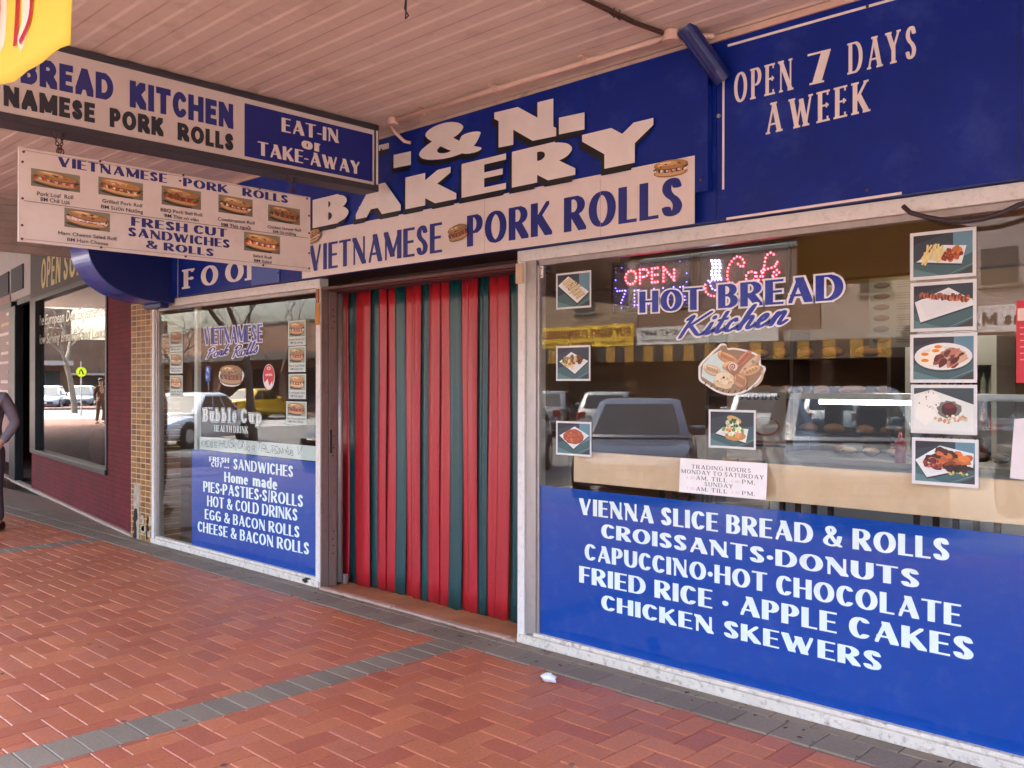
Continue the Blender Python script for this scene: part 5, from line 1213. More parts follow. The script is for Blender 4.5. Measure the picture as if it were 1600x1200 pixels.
# shelves, fridge and ceiling battens at the back of the shop
rk = thing('bread_rack', (-5.0, 6.3, 0), 'timber bread shelves along the back wall of the shop', 'shelves')
fr = MB()
for x in (-6.3, -5.15, -4.0): fr.box(x - .02, x + .02, 6.15, 6.58, .012, 2.2)
fr.build('rack_frame', DARKWOOD, rk)
rnd = random.Random(31)
for z in (.5, .95, 1.4, 1.85):
    sh = box('shelf', DARKWOOD, rk, -6.278, -4.022, 6.16, 6.57, z, z + .025)
    lv = MB(); x = -6.2
    while x < -4.15:
        l = .1 + rnd.random() * .08; lv.ball((x + l, 6.34, z + .085), .07, 9, 6, (l / .07, 1.3, .9)); x += 2 * l + .03 + rnd.random() * .1
    lv.build('loaves', mat('loaf_crust', rgb(168, 112, 62), .7, var=.3, scale=14), sh, smooth=True)
fg = thing('drinks_fridge', (-3.3, 6.2, 0), 'white drinks fridge with a glass door behind the food cabinet', 'fridge')
f = MB(); f.box(-3.75, -2.85, 5.95, 6.58, .012, .35); f.box(-3.75, -2.85, 5.95, 6.58, 1.75, 2.05); f.box(-3.75, -3.70, 5.95, 6.58, .35, 1.75); f.box(-2.90, -2.85, 5.95, 6.58, .35, 1.75); f.box(-3.70, -2.90, 6.52, 6.58, .35, 1.75); f.build('fridge_body', mat('fridge_enamel', rgb(206, 206, 204), .35, var=.05), fg, bevel=.004)
bt_ = MB()
cols = [rgb(170, 40, 36), rgb(40, 90, 50), rgb(200, 140, 40), rgb(50, 60, 130), rgb(210, 206, 196)]
for z in (.4, .75, 1.1, 1.43):
    bt_.col = rgb(150, 150, 150); bt_.box(-3.70, -2.90, 6.0, 6.5, z - .02, z - .005)
    for k in range(10):
        bt_.col = rnd.choice(cols); x = -3.66 + .077 * k; bt_.tube([(x + .03, 6.08, z), (x + .03, 6.08, z + .16), (x + .03, 6.08, z + .2), (x + .03, 6.08, z + .25)], [.028, .028, .012, .012], 8)
bt_.build('shelf_of_drinks', PRINT, fg, recalc=False)
MB().box(-3.70, -2.90, 5.955, 5.962, .35, 1.75).build('fridge_door', GLASS, fg)
for i, (x, y) in enumerate(((-4.6, 4.6), (-3.2, 5.4), (-2.0, 4.4), (-6.2, 5.2))):
    o = MB().box(x - .5, x + .5, y - .05, y + .05, 2.90, 2.945).build('ceiling_batten', emit('batten_light', (1, .9, .74), 1.6) if i == 0 else MATS['batten_light'], None, bevel=.01)
    tag(o, ('fluorescent batten over the middle of the shop', 'fluorescent batten over the drinks fridge', 'fluorescent batten nearest the food photos', 'fluorescent batten over the bread shelves')[i], 'light', 'ceiling battens inside the shop')
# ------------------------------------------------------------------ the deli next door, its front splayed back from the street line
_da = math.atan2(.742, 5.011)
DP = Plane((-9.2, .033, 0), (math.cos(_da), -math.sin(_da), 0), (-math.sin(_da), -math.cos(_da), 0))
def dbox(mb, a0, a1, h0, h1, v0, v1):
    a0, a1 = sorted((a0, a1)); h0, h1 = sorted((h0, h1)); v0, v1 = sorted((v0, v1))
    return mb.hexa([DP.at(a, v, h) for v in (v0, v1) for a, h in ((a0, h1), (a1, h1), (a1, h0), (a0, h0))])
def dl(px, py): return DP.px(px, py)
dg = thing('deli_building', (-12, 2, 0), 'maroon tiled delicatessen with a large angled window beside the gold pier', 'building')
MAROON = brickmat('painted_maroon_tile', rgb(112, 24, 36), rgb(102, 20, 32), rgb(82, 20, 28), .2, .055, .005, .7, .45, 'xz', var_scale=3, spec=.2)
BLKF = mat('black_frame', rgb(36, 36, 40), .4, .3, var=.2)
aP, aW0, aW1 = dl(168, 733)[0], dl(57, 690)[0], dl(166, 733)[0]
zS, zG = dl(168, 743)[1], dl(167, 734)[1]; zT = dl(100, 456)[1]
m_ = MB(); dbox(m_, aP, .0, 0, -.25, .0, zT + .06); dbox(m_, aW0 - .35, aP, 0, -.25, 0, zS); m_.build('wall', MAROON, dg, bevel=.004)
m_ = MB(); dbox(m_, -14, 0, .035, -.05, -.02, .022); m_.build('pale_plinth', mat('pale_mortar', rgb(190, 168, 150), .9, var=.3, scale=20), dg, bevel=.006)
m_ = MB(); dbox(m_, aW0 - .35, aP, .03, -.12, zS, zG); dbox(m_, aW0 - .4, aW0, .02, -.12, zG, zT); dbox(m_, aW0 - .4, 0, .02, -.12, zT, zT + .06); dbox(m_, aP - .06, aP, .015, -.12, zG, zT); f = m_.build('window_frame', BLKF, dg, bevel=.006)
m_ = MB(); dbox(m_, aW0, aP - .06, -.04, -.046, zG, zT); m_.build('window_glass', glass('deli_glass', (.86, .95, .92), .03), f)
m_ = MB(); dbox(m_, aW0 - .4, 0, .012, -.2, zT + .06, 4.6); fb = m_.build('fascia_board', mat('olive_board', rgb(66, 56, 48), .6, var=.2, scale=4), dg)
A = Art(Plane(DP.at(0, 0, .013), DP.u, DP.n), .0006); YC = rgb(206, 184, 112)
A.textpx('OPEN', 'brush', (64, 452), (94, 441), 406, YC); A.textpx('SUN', 'brush', (99, 438.5), (130, 427), 392, YC)
A.build('lettering', PRINT, fb)
A = Art(Plane(DP.at(0, 0, -.038), DP.u, DP.n), .0006); GW = rgb(206, 206, 196)
A.textpx('The European Deli Experience', 'plain', (58, 509), (166.5, 493), 493, GW, shear=.25, offset=.012); A.textpx('Now Serving Breakfast and Lunch', 'plain', (58, 538), (166.5, 527), 523, GW, shear=.25, offset=.012)
A.build('window_lettering', VINYL, f)
aD0, aD1 = dl(17, 700)[0], dl(26, 700)[0]
m_ = MB(); zD = dl(46, 470)[1]; dbox(m_, aD0, aD1, .03, -.1, 0, zD); dbox(m_, aD1, aW0 - .4, .0, -.1, zD, zD + .1); dbox(m_, -24, aD0, .0, -.1, zD, zD + .1); m_.build('door_frame', BLKF, dg, bevel=.01)
m_ = MB(); dbox(m_, -24, aW0 - .4, -.02, -.08, zD + .1, 4.6); fr_ = m_.build('transom_frame', mat('pale_frame', rgb(190, 178, 172), .5, var=.1), dg)
m_ = MB()
for k in range(6): dbox(m_, aW0 - 1.1 - 1.25 * k, aW0 - 2.1 - 1.25 * k, .0, -.018, dl(40, 448)[1], dl(40, 409)[1])
m_.build('transom_pane', mat('dark_pane', rgb(34, 32, 36), .6), fr_)
m_ = MB(); dbox(m_, -24, aD0, -.01, -.03, .25, zD); m_.build('door_panel', mat('grey_maroon_panel', rgb(120, 96, 104), .4, var=.15), dg)
A = Art(Plane(DP.at(0, 0, -.008), DP.u, DP.n), .0008); p, q = A.p.px(-60, 490), A.p.px(15.5, 690); A.rect(p[0], .55, q[0], p[1], rgb(128, 40, 56))
for k in range(9): A.line((q[0] - .35 - .5 * (k % 3), p[1] - .35 - .16 * k), (q[0] - .12, p[1] - .35 - .16 * k), .05, rgb(222, 200, 196) if k != 1 else rgb(206, 160, 60))
A.build('wall_poster', PRINT, dg)
m_ = MB(); dbox(m_, -24, .0, -4.0, -4.1, 0, 4.6); dbox(m_, -24, .0, -.3, -4, 4.5, 4.6); dbox(m_, .0, .05, -.3, -4, 0, 4.6); dbox(m_, -9.0, -8.9, -.12, -4, 0, 4.6); dbox(m_, -24, .2, -.12, -4, -.05, .002); m_.build('interior_wall', mat('deli_interior', rgb(92, 62, 54), .8, var=.3, scale=1.2), dg)
m_ = MB(); dbox(m_, aW0 - .1, aP - .3, -1.6, -2.2, .0, 1.25); m_.build('deli_counter', mat('deli_counter', rgb(130, 140, 136), .4, var=.2), dg)
m_ = MB(); dbox(m_, -24, .0, 0, -5, 4.61, 7.2); m_.build('upper_wall', UPW, dg)
rnd = random.Random(14); m_ = MB()
for k in range(6):
    a_ = aD1 + .1 + (aW0 - .5 - aD1) * k / 6; m_.ball(DP.at(a_, .5 + .35 * k, -1.2 - .3 * (k % 2)), .28, 10, 7, (1, .5, 1.1))
m_.build('shop_goods', mat('dim_goods', rgb(116, 74, 52), .8, var=.5, scale=5), dg, smooth=True)
def mirror_deli(px, py, t):
    q = CAM + ray(px, py) * t; d = (q - DP.o).dot(DP.n); return q - 2 * d * DP.n

# ------------------------------------------------------------------ people
def person(name, label, loc, rz, top_c, leg_c, hair_c, pose='pocket'):
    t = thing(name, (0, 0, 0), label, 'person')
    def skin(nm, verts, edges, m, parent, sub=2):
        me = bpy.data.meshes.new(nm); bm = bmesh.new(); ly = bm.verts.layers.skin.verify(); vs_ = []
        for i, (co, r) in enumerate(verts):
            v = bm.verts.new(co); v[ly].radius = r if isinstance(r, tuple) else (r, r); v[ly].use_root = i == 0; vs_.append(v)
        for a, b in edges: bm.edges.new((vs_[a], vs_[b]))
        bm.to_mesh(me); bm.free(); me.materials.append(m)
        o = bpy.data.objects.new(nm, me); C.objects.link(o); settle(o, (0, 0, 0), parent)
        s = o.modifiers.new('skin', 'SKIN'); s.use_smooth_shade = True
        b = o.modifiers.new('sub', 'SUBSURF'); b.levels = sub; b.render_levels = sub
        return o
    # local frame: facing -y, x to the person's left as seen from the front
    SK = mat('skin', rgb(196, 148, 122), .55, var=.06)
    J = dict(pel=(0, 0, .93), spn=(0, -.01, 1.15), chs=(0, -.01, 1.34), nck=(0, 0, 1.47), hd0=(0, -.015, 1.55), hd1=(0, -.02, 1.66))
    arms = []
    for s in (-1, 1):
        sh = (s * .185, 0, 1.40)
        if pose == 'pocket': el, wr, hn = (s * .265, .08, 1.13), (s * .20, -.03, .95), (s * .15, -.05, .86)
        else: el, wr, hn = (s * .25, .03, 1.12), (s * .25, -.08, .90), (s * .24, -.11, .82)
        arms.append((sh, el, wr, hn))
    legs = [((s * .095, 0, .88), (s * .105, -.03 + .04 * s * (pose != 'pocket'), .48), (s * .11, .02 + .1 * s * (pose != 'pocket'), .09), (s * .125, -.13 + .1 * s * (pose != 'pocket'), .04)) for s in (-1, 1)]
    V_ = [(J['pel'], .12), (J['spn'], .12), (J['chs'], .13), (J['nck'], .058), (J['hd0'], (.078, .088)), (J['hd1'], (.082, .098)), ((0, -.02, 1.735), .05)]
    E_ = [(0, 1), (1, 2), (2, 3), (3, 4), (4, 5), (5, 6)]
    for a in arms:
        n = len(V_); V_ += [(a[0], .055), (a[1], .042), (a[2], .03), (a[3], (.042, .026))]; E_ += [(2, n), (n, n + 1), (n + 1, n + 2), (n + 2, n + 3)]
        m_ = len(V_); d = (Vector(a[3]) - Vector(a[2])).normalized()
        for k in range(4):
            p = Vector(a[3]) + Vector(((k - 1.5) * .006, (k - 1.5) * .019, 0)) + d * .05; q_ = p + d * (.035 - .006 * abs(k - 1.2))
            V_ += [(tuple(p), .0095), (tuple(q_), .0085)]; E_ += [(n + 3, len(V_) - 2), (len(V_) - 2, len(V_) - 1)]
        p = Vector(a[2]) + d * .045 + Vector((0, -.045, -.01)); V_.append((tuple(p), .011)); E_.append((n + 2, len(V_) - 1)); V_.append((tuple(p + d * .035), .0095)); E_.append((len(V_) - 2, len(V_) - 1))
    for l in legs:
        n = len(V_); V_ += [(l[0], .085), (l[1], .06), (l[2], .042), (l[3], .035)]; E_ += [(0, n), (n, n + 1), (n + 1, n + 2), (n + 2, n + 3)]
    skin('body', V_, E_, SK, t)
    nose = MB(); nose.ball((0, -.122, 1.625), .016, 8, 6, (.8, 1, 1.3)); nose.build('nose', SK, t, smooth=True)
    for s in (-1, 1):
        MB().ball((s * .033, -.104, 1.655), .012, 8, 6).build('eye', mat('eye', rgb(60, 46, 40), .2), t, smooth=True)
        MB().ball((s * .088, .0, 1.63), .028, 8, 6, (.35, .7, 1)).build('ear', SK, t, smooth=True)
    MB().ball((0, -.108, 1.585), .022, 8, 6, (1.2, .4, .35)).build('mouth', mat('lips', rgb(150, 90, 80), .5), t, smooth=True)
    hr = MB(); hr.ball((0, .012, 1.685), .108, 14, 10, (.92, 1.02, .82)); hr.build('hair', hair_c, t, smooth=True)
    V_ = [((0, 0, .82), (.16, .125)), ((0, -.01, 1.1), (.155, .12)), ((0, -.01, 1.32), (.16, .12)), ((0, 0, 1.455), (.075, .07))]; E_ = [(0, 1), (1, 2), (2, 3)]
    for a in arms:
        n = len(V_); mid = tuple((Vector(a[0]) + Vector(a[1])) / 2 + Vector((0, .012, 0))); V_ += [(a[0], .075), (mid, .066), (a[1], .058), (tuple((Vector(a[1]) + Vector(a[2])) / 2), .053), (tuple(Vector(a[2]) * .8 + Vector(a[3]) * .2), .045)]; E_ += [(2, n), (n, n + 1), (n + 1, n + 2), (n + 2, n + 3), (n + 3, n + 4)]
    skin('shirt', V_, E_, top_c, t)
    V_ = [((0, 0, .96), (.15, .115)), ((0, 0, .87), (.15, .12))]; E_ = [(0, 1)]
    for l in legs:
        n = len(V_); V_ += [((l[0][0], 0, .78), .105), (l[1], .08), (tuple((Vector(l[1]) + Vector(l[2])) / 2), .07), (l[2], .066)]; E_ += [(1, n), (n, n + 1), (n + 1, n + 2), (n + 2, n + 3)]
    skin('trousers', V_, E_, leg_c, t)
    for l in legs:
        sh = MB(); x, y = l[2][0], l[2][1]
        sh.loft([[Vector((x + .042 * sc_ * math.cos(k * .5236), y + .03 - .0 + dy, .05 * hz + .05 * hz * math.sin(k * .5236))) for k in range(12)] for dy, sc_, hz in ((.05, .6, .7), (.03, 1, .95), (-.08, 1.1, .75), (-.17, 1.0, .55), (-.215, .5, .4))])
        sh.build('shoe', mat('brown_shoe', rgb(66, 44, 36), .4), t, smooth=True)
    t.location = loc; t.rotation_euler = (0, 0, rz)
    return t
def clothm(n, c): return mat(n, c, .8, var=.22, scale=12, bump=.5, bscale=22)
gx, gy = UG(-20, 829)
p1 = person('person', 'person in a grey shirt with a hand in a trouser pocket at the deli door', (gx, gy, 0), R(38), clothm('grey_shirt', rgb(128, 116, 124)), clothm('dark_trousers', rgb(80, 66, 72)), mat('dark_hair', rgb(50, 42, 38), .6, var=.3, scale=30))
q = mirror_deli(154, 658, 35.7)
p2 = person('person', 'person in a brown coat walking together along the far footpath', (q.x, q.y, 0), R(70), clothm('brown_coat', rgb(110, 80, 56)), clothm('brown_trousers', rgb(96, 74, 56)), MATS['dark_hair'], 'walk')
q = mirror_deli(164, 657, 36.2)
p3 = person('person', 'person in black clothes walking together along the far footpath', (q.x, q.y, 0), R(70), clothm('black_coat', rgb(40, 40, 46)), clothm('black_trousers', rgb(36, 36, 40)), MATS['dark_hair'], 'walk')
p2['label'] = 'person in a brown coat, reflected in the deli window'; p3['label'] = 'person in black clothes, reflected in the deli window'

# ------------------------------------------------------------------ cars
TYRE = mat('tyre_rubber', rgb(30, 30, 32), .8); RIM = mat('wheel_rim', rgb(160, 160, 164), .3, .8); CGL = mat('car_glass', rgb(28, 34, 38), .06, spec=.8, var=.03)
RLT = mat('red_lens', rgb(150, 20, 24), .2); WLT = mat('clear_lens', rgb(206, 206, 206), .15); TRIMB = mat('black_plastic', rgb(40, 40, 42), .55)
def paint(n, c): return mat(n, c, .28, .25, var=.03, coat=.8)
def make_car(name, label, L, W, Hh, pm, shape, group):
    t = thing(name, (0, 0, 0), label, 'car', group); w = W / 2; hb = .92 if shape != 'suv' else 1.02; zl = .22 if shape != 'suv' else .32
    st = [(-L / 2, .80, zl + .2, hb - .12), (-L / 2 + .08, .93, zl + .02, hb - .02), (-L / 2 + .5, 1, zl, hb), (-.2, 1, zl, hb - .01), (L / 2 - 1.25, 1, zl, hb - .05), (L / 2 - .55, .98, zl, hb - .14), (L / 2 - .12, .88, zl + .02, hb - .24), (L / 2, .72, zl + .12, hb - .36)]
    rings = []
    for x, k, zb, zt in st:
        q = w * k; d_ = zt - zb
        rings.append([(x, -q * .9, zb), (x, -q, zb + .22 * d_), (x, -q, zb + .74 * d_), (x, -q * .95, zb + .95 * d_), (x, -q * .8, zt), (x, q * .8, zt), (x, q * .95, zb + .95 * d_), (x, q, zb + .74 * d_), (x, q, zb + .22 * d_), (x, q * .9, zb)])
    b = MB(); b.loft(rings)
    xr, xf = (-L / 2 + (.12 if shape != 'sedan' else .8), L / 2 - 1.15); rr, rf = (xr + (.3 if shape != 'sedan' else .65), xf - .75)
    zb, zr = hb - .05, Hh
    def ring(x0, x1, ww, z, c): return [(x0 + c, -ww, z), (x1 - c, -ww, z), (x1, -ww + c, z), (x1, ww - c, z), (x1 - c, ww, z), (x0 + c, ww, z), (x0, ww - c, z), (x0, -ww + c, z)]
    R0 = ring(xr, xf, w * .93, zb, .1); R1 = ring(rr, rf, w * .74, zr - .05, .1); R2 = ring(rr + .12, rf - .15, w * .62, zr, .12)
    b.loft([R0, R1, R2])
    body = b.build('body', pm, t, smooth=False, bevel=.035, segs=3)
    for p_ in body.data.polygons: p_.use_smooth = True
    def pane(nm, a, b_, c, d_, u0, u1, v0, v1, off=.006):
        a, b_, c, d_ = map(Vector, (a, b_, c, d_)); n = (b_ - a).cross(d_ - a).normalized()
        P = lambda u, v: (a * (1 - u) + b_ * u) * (1 - v) + (d_ * (1 - u) + c * u) * v + n * off
        m_ = MB(); m_.add([P(u0, v0), P(u1, v0), P(u1, v1), P(u0, v1)], [(0, 1, 2, 3)]); return m_.build(nm, CGL, t, recalc=False)
    pane('windscreen', R0[2], R0[3], R1[3], R1[2], .02, .98, .1, .93); pane('rear_window', R0[6], R0[7], R1[7], R1[6], .04, .96, .15, .9)
    for a, b_, c, d_ in ((R0[0], R0[1], R1[1], R1[0]), (R0[4], R0[5], R1[5], R1[4])):
        for u0, u1 in ((.05, .34), (.37, .64), (.67, .95)): pane('side_window', a, b_, c, d_, u0, u1, .14, .9)
    for x in (-L / 2 + .78, L / 2 - .82):
        for s in (-1, 1):
            MB().cyl((x, s * (w - .03), .33), .38, .07, 'y', 24).build('wheel_arch', TRIMB, t)
            wh = MB().cyl((x, s * (w - .09), .315), .315, .22, 'y', 24).build('wheel', TYRE, t, bevel=.03)
            MB().cyl((x, s * (w + .012), .315), .2, .03, 'y', 16).build('wheel_rim', RIM, wh, bevel=.01)
    for s in (-1, 1):
        MB().box(L / 2 - .28, L / 2 - .075, s * w * .52, s * w * .82, hb - .38, hb - .26).build('headlight', WLT, t, bevel=.03)
        MB().box(-L / 2 + .0, -L / 2 + .12, s * w * .6, s * w * .9, hb - .3, hb - .06).build('tail_light', RLT, t, bevel=.03)
        MB().box(xf - .62, xf - .44, s * w * .93, s * (w + .17), hb - .02, hb + .13).build('mirror', pm, t, bevel=.04)
    MB().box(L / 2 - .1, L / 2 + .012, -.55, .55, zl + .1, zl + .28).build('grille', TRIMB, t, bevel=.02)
    MB().box(L / 2 + .013, L / 2 + .02, -.19, .19, zl + .14, zl + .25).build('number_plate', WLT, t)
    MB().box(-L / 2 - .035, -L / 2 - .022, -.19, .19, zl + .3, zl + .41).build('number_plate', WLT, t)
    MB().box(-L / 2 - .02, -L / 2 + .06, -.7, .7, zl + .05, zl + .25).build('bumper', TRIMB, t, bevel=.03)
    return t
G1 = 'cars parked nose to the kerb behind the camera'; G2 = 'cars parked along the far side of the road'
row = [('dark blue hatchback parked at the near kerb, reflected left of the window photos', 4.1, 1.74, 1.45, paint('car_dark_blue', rgb(104, 112, 128)), 'hatch', -8.75),
       ('silver grey four wheel drive parked at the near kerb', 4.6, 1.84, 1.66, paint('car_silver', rgb(150, 152, 156)), 'suv', -5.4), ('grey sedan parked at the near kerb right of the four wheel drive', 4.6, 1.78, 1.44, paint('car_grey', rgb(110, 114, 120)), 'sedan', -2.05),
       ('pale silver hatchback parked at the near kerb beyond the dark blue hatchback', 4.0, 1.72, 1.47, paint('car_pale', rgb(176, 178, 178)), 'hatch', -12.1), ('black wagon parked at the near kerb beside the bare tree', 4.5, 1.8, 1.5, paint('car_black', rgb(26, 26, 30)), 'hatch', -15.6),
       ('white sedan parked at the near kerb, farthest along the row', 4.6, 1.78, 1.44, paint('car_white', rgb(222, 222, 220)), 'sedan', -24.0)]
for lab, L, W, Hh, pm, shp, x in row:
    c = make_car('parked_car', lab, L, W, Hh, pm, shp, G1); c.location = (x, -8.0, -.13); c.rotation_euler = (0, 0, R(58))
far = [('white hatchback parked across the road, tail towards the bakery', 'car_white', 'hatch', U(1178, 620, 19)[0], 150), ('pale silver hatchback parked across the road under the yellow furnishings sign', 'car_pale', 'hatch', U(965, 612, 19.5)[0], 150),
       ('silver sedan parked across the road in front of the grey shop', 'car_silver', 'sedan', U(850, 615, 19)[0], 150), ('yellow taxi coloured sedan parked across the road', 'yellow', 'sedan', U(365, 618, 18)[0], 165), ('grey sedan parked across the road outside the office with the white sign', 'car_grey', 'sedan', U(1540, 620, 18)[0], 150)]
for lab, pm, shp, x, rz in far:
    c = make_car('parked_car', lab, 4.3, 1.76, 1.46, paint('car_yellow', rgb(214, 170, 30)) if pm == 'yellow' else MATS[pm], shp, G2); c.location = (x, -19.2, -.13); c.rotation_euler = (0, 0, R(rz + 90))
for px, tt, pm, lab in ((74, 62, 'car_silver', 'silver wagon beyond the crossing, seen only in the deli window'), (126, 66, 'car_grey', 'dark grey sedan beyond the crossing, seen only in the deli window')):
    q = mirror_deli(px, 606, tt); c = make_car('parked_car', lab, 4.5, 1.8, 1.55, MATS[pm], 'hatch', 'cars beyond the pedestrian crossing'); c.location = (q.x, q.y, -.13); c.rotation_euler = (0, 0, R(10))

# ------------------------------------------------------------------ bare street trees
BARK = mat('grey_bark', rgb(116, 100, 86), .9, var=.35, scale=9, bump=.6, bscale=30)
def bare_tree(name, label, h, seed, rad=.19, group='bare street trees'):
    rnd = random.Random(seed); t = thing(name, (0, 0, 0), label, 'tree', group); tr, cr = MB(), MB()
    def limb(p, d, l, r, depth):
        n = 4; pts = [p]; q = p; dd = d
        for i in range(n):
            dd = (dd + Vector((rnd.gauss(0, .13), rnd.gauss(0, .13), rnd.gauss(.03, .08)))).normalized(); q = q + dd * l / n; pts.append(q)
        mb = tr if depth < 2 else cr
        mb.tube(pts, [r * (1 - .42 * i / n) for i in range(n + 1)], 8 if depth < 2 else (5 if depth < 4 else 3), cap=False)
        if depth >= 6: return
        for k in range(2 + (rnd.random() < .6) + (depth > 2)):
            a = rnd.random() * 6.283; sp = .35 + rnd.random() * .5
            o = dd.orthogonal().normalized(); o2 = dd.cross(o)
            nd = (dd * math.cos(sp) + (o * math.cos(a) + o2 * math.sin(a)) * math.sin(sp)).normalized()
            limb(pts[-1 - (k % 2)], nd, l * (.62 + .22 * rnd.random()), r * .56, depth + 1)
    limb(Vector((0, 0, -.15)), Vector((0, 0, 1)), h * .34, rad, 0)
    tr.build('trunk', BARK, t, smooth=True, recalc=False, origin=(0, 0, 0)); cr.build('crown', BARK, t, recalc=False, origin=(0, 0, 0)); return t
tr1 = bare_tree('bare_tree', 'bare street tree at the near kerb, reflected in the left shop window', 7.5, 5, .11); tr1.location = (-16.6, -5.6, 0)
q = mirror_deli(114, 625, 52); tr2 = bare_tree('bare_tree', 'bare forked tree beside the crossing, reflected in the deli window', 8.5, 9); tr2.location = (q.x, q.y, -.1)
c = copy_tree(tr1); c.location = (-52, -23.5, 0); c.rotation_euler = (0, 0, 2); c['label'] = 'bare tree on the far footpath in front of the long brick building'
c = copy_tree(tr1); c.location = (U(455, 500, 23.5)[0], -23.5, 0); c.rotation_euler = (0, 0, 4); c['label'] = 'bare tree on the far footpath between the brick row and the cream shop'
c = copy_tree(tr2); c.location = (-56, -23.6, 0); c.rotation_euler = (0, 0, 1); c['label'] = 'bare tree on the far footpath beside the blue parking sign'

# ------------------------------------------------------------------ signs in the street
q = mirror_deli(124, 581, 44)
cr = thing('crossing_sign', (q.x, q.y, 0), 'round yellow pedestrian crossing sign on a grey pole', 'road sign')
MB().cyl((q.x, q.y, q.z / 2 + .25), .035, q.z + .5, 'z', 10).build('pole', ALU, cr)
n = (CAM - Vector((q.x, -q.y * 0 + q.y, q.z))); n = Vector((DP.at(-3, 1.5).x - q.x, DP.at(-3, 1.5).y - q.y, 0)).normalized(); uu = Vector((0, 0, 1)).cross(n)
A = Art(Plane((q.x, q.y, q.z), uu, n), .004); A.p.o = Vector((q.x, q.y, q.z)) + n * .05; A.ellipse((0, 0), .24, .24, rgb(206, 220, 20)); A.ellipse((0, 0), .21, .21, rgb(222, 236, 30)); A.line((-.02, .12), (-.1, -.12), .05, rgb(20, 20, 20)); A.line((.02, .12), (.1, -.12), .05, rgb(20, 20, 20))
A.build('sign_face', PRINT, cr)
px_, pz_ = U(324, 584, 22.6)
ps = thing('parking_sign', (px_, -22.6, 0), 'blue parking sign with a white P and arrow on a pole', 'road sign')
MB().cyl((px_, -22.63, 1.3), .03, 2.6, 'z', 10).build('pole', ALU, ps)
OPP = lambda y: Plane((0, y, 0), (-1, 0, 0), (0, 1, 0))
A = Art(OPP(-22.58), .003); A.rect(-px_ - .3, pz_ - .45, -px_ + .3, pz_ + .45, rgb(40, 60, 140)); A.text('P', 'gothic', (-px_ - .13, pz_ + .02), (-px_ + .13, pz_ + .02), .3, rgb(220, 226, 236)); A.line((-px_ - .18, pz_ - .2), (-px_ + .18, pz_ - .2), .05, rgb(220, 226, 236)); A.poly([(-px_ + .1, pz_ - .3), (-px_ + .22, pz_ - .2), (-px_ + .1, pz_ - .1)], rgb(220, 226, 236))
A.build('sign_face', PRINT, ps)

# ------------------------------------------------------------------ shops across the road
bw = [(-170, -84, 7.5, rgb(112, 84, 70), 'very long brown brick building far along the road'), (-84, -60, 5.0, rgb(120, 88, 70), 'long brown brick hall with a plain parapet'), (-60, -40, 5.2, rgb(132, 100, 82), 'long brick shop row building with a dark awning'), (-40, -33, 5.6, rgb(150, 132, 116), 'low cream rendered shop'), (-33, -27.4, 6.2, rgb(126, 118, 112), 'grey rendered shop with a flat parapet'),
      (-27.4, -21.9, 6.6, rgb(140, 118, 98), 'tan shop carrying the yellow furnishings sign'), (-21.9, -14.2, 6.4, rgb(120, 96, 82), 'brown shop with a white telephone banner'), (-14.2, -10.4, 7.4, rgb(156, 140, 128), 'tall narrow pale shop'), (-10.4, -3, 6.8, rgb(148, 136, 134), 'pale office with a white member sign'), (-3, 8, 6.2, rgb(128, 104, 90), 'brown brick corner shop'), (8, 24, 6.6, rgb(140, 124, 110), 'long tan building at the far right end')]
PANE = mat('shop_pane', rgb(40, 44, 48), .08, spec=.7)
for i, (x0, x1, hgt, col, lab) in enumerate(bw):
    cx = (x0 + x1) / 2
    b = thing('shop_building', (cx, -30, 0), lab, 'building', 'shops across the road')
    box('wall', mat('far_wall_%s' % 'abcdefghijk'[i], col, .85, var=.16, scale=.9, dirt=tuple(v * .6 for v in col), dirt_scale=1.2, dirt_amt=.5), b, x0 + .02, x1 - .02, -36, -26, -.1, hgt, bevel=.02)
    box('parapet_cap', kb, b, x0 + .02, x1 - .02, -26.4, -25.94, hgt + .002, hgt + .14)
    a = MB(); a.box(x0 + .03, x1 - .03, -25.99, -23.4, 3.0, 3.12); a.box(x0 + .03, x1 - .03, -23.4, -23.34, 2.9 if not -27.5 < x0 < -11 else 2.95, 3.3); a.build('awning', mat('far_awning_%s' % ('dark', 'pale')[i % 2], rgb(*((70, 64, 62), (150, 140, 132))[i % 2]), .6, var=.15), b)
    n = max(1, int((x1 - x0) / 3.4)); wd = (x1 - x0) / n
    for k in range(n):
        wx = x0 + wd * (k + .5)
        MB().box(wx - wd * .38, wx + wd * .38, -26, -25.97, .45 if k % 3 else 0, 2.5).build('shop_window', PANE, b)
        if hgt > 6 and i > 2:
            f_ = box('upper_window', PANE, b, wx - .5, wx + .5, -25.99, -25.965, 4.6, 5.7); box('window_sill', kb, f_, wx - .6, wx + .6, -25.99, -25.9, 4.5, 4.6)
    if -28 < x0 < -11:
        A = Art(OPP(-23.33), .001); k = 0; x = x0 + .05
        while x < x1 - .3: A.rect(-x - .42, 2.38, -x, 2.96, rgb(150, 112, 44) if k % 2 else rgb(34, 34, 34), 1); x += .43; k += 1
        A.build('striped_valance', PRINT, b)
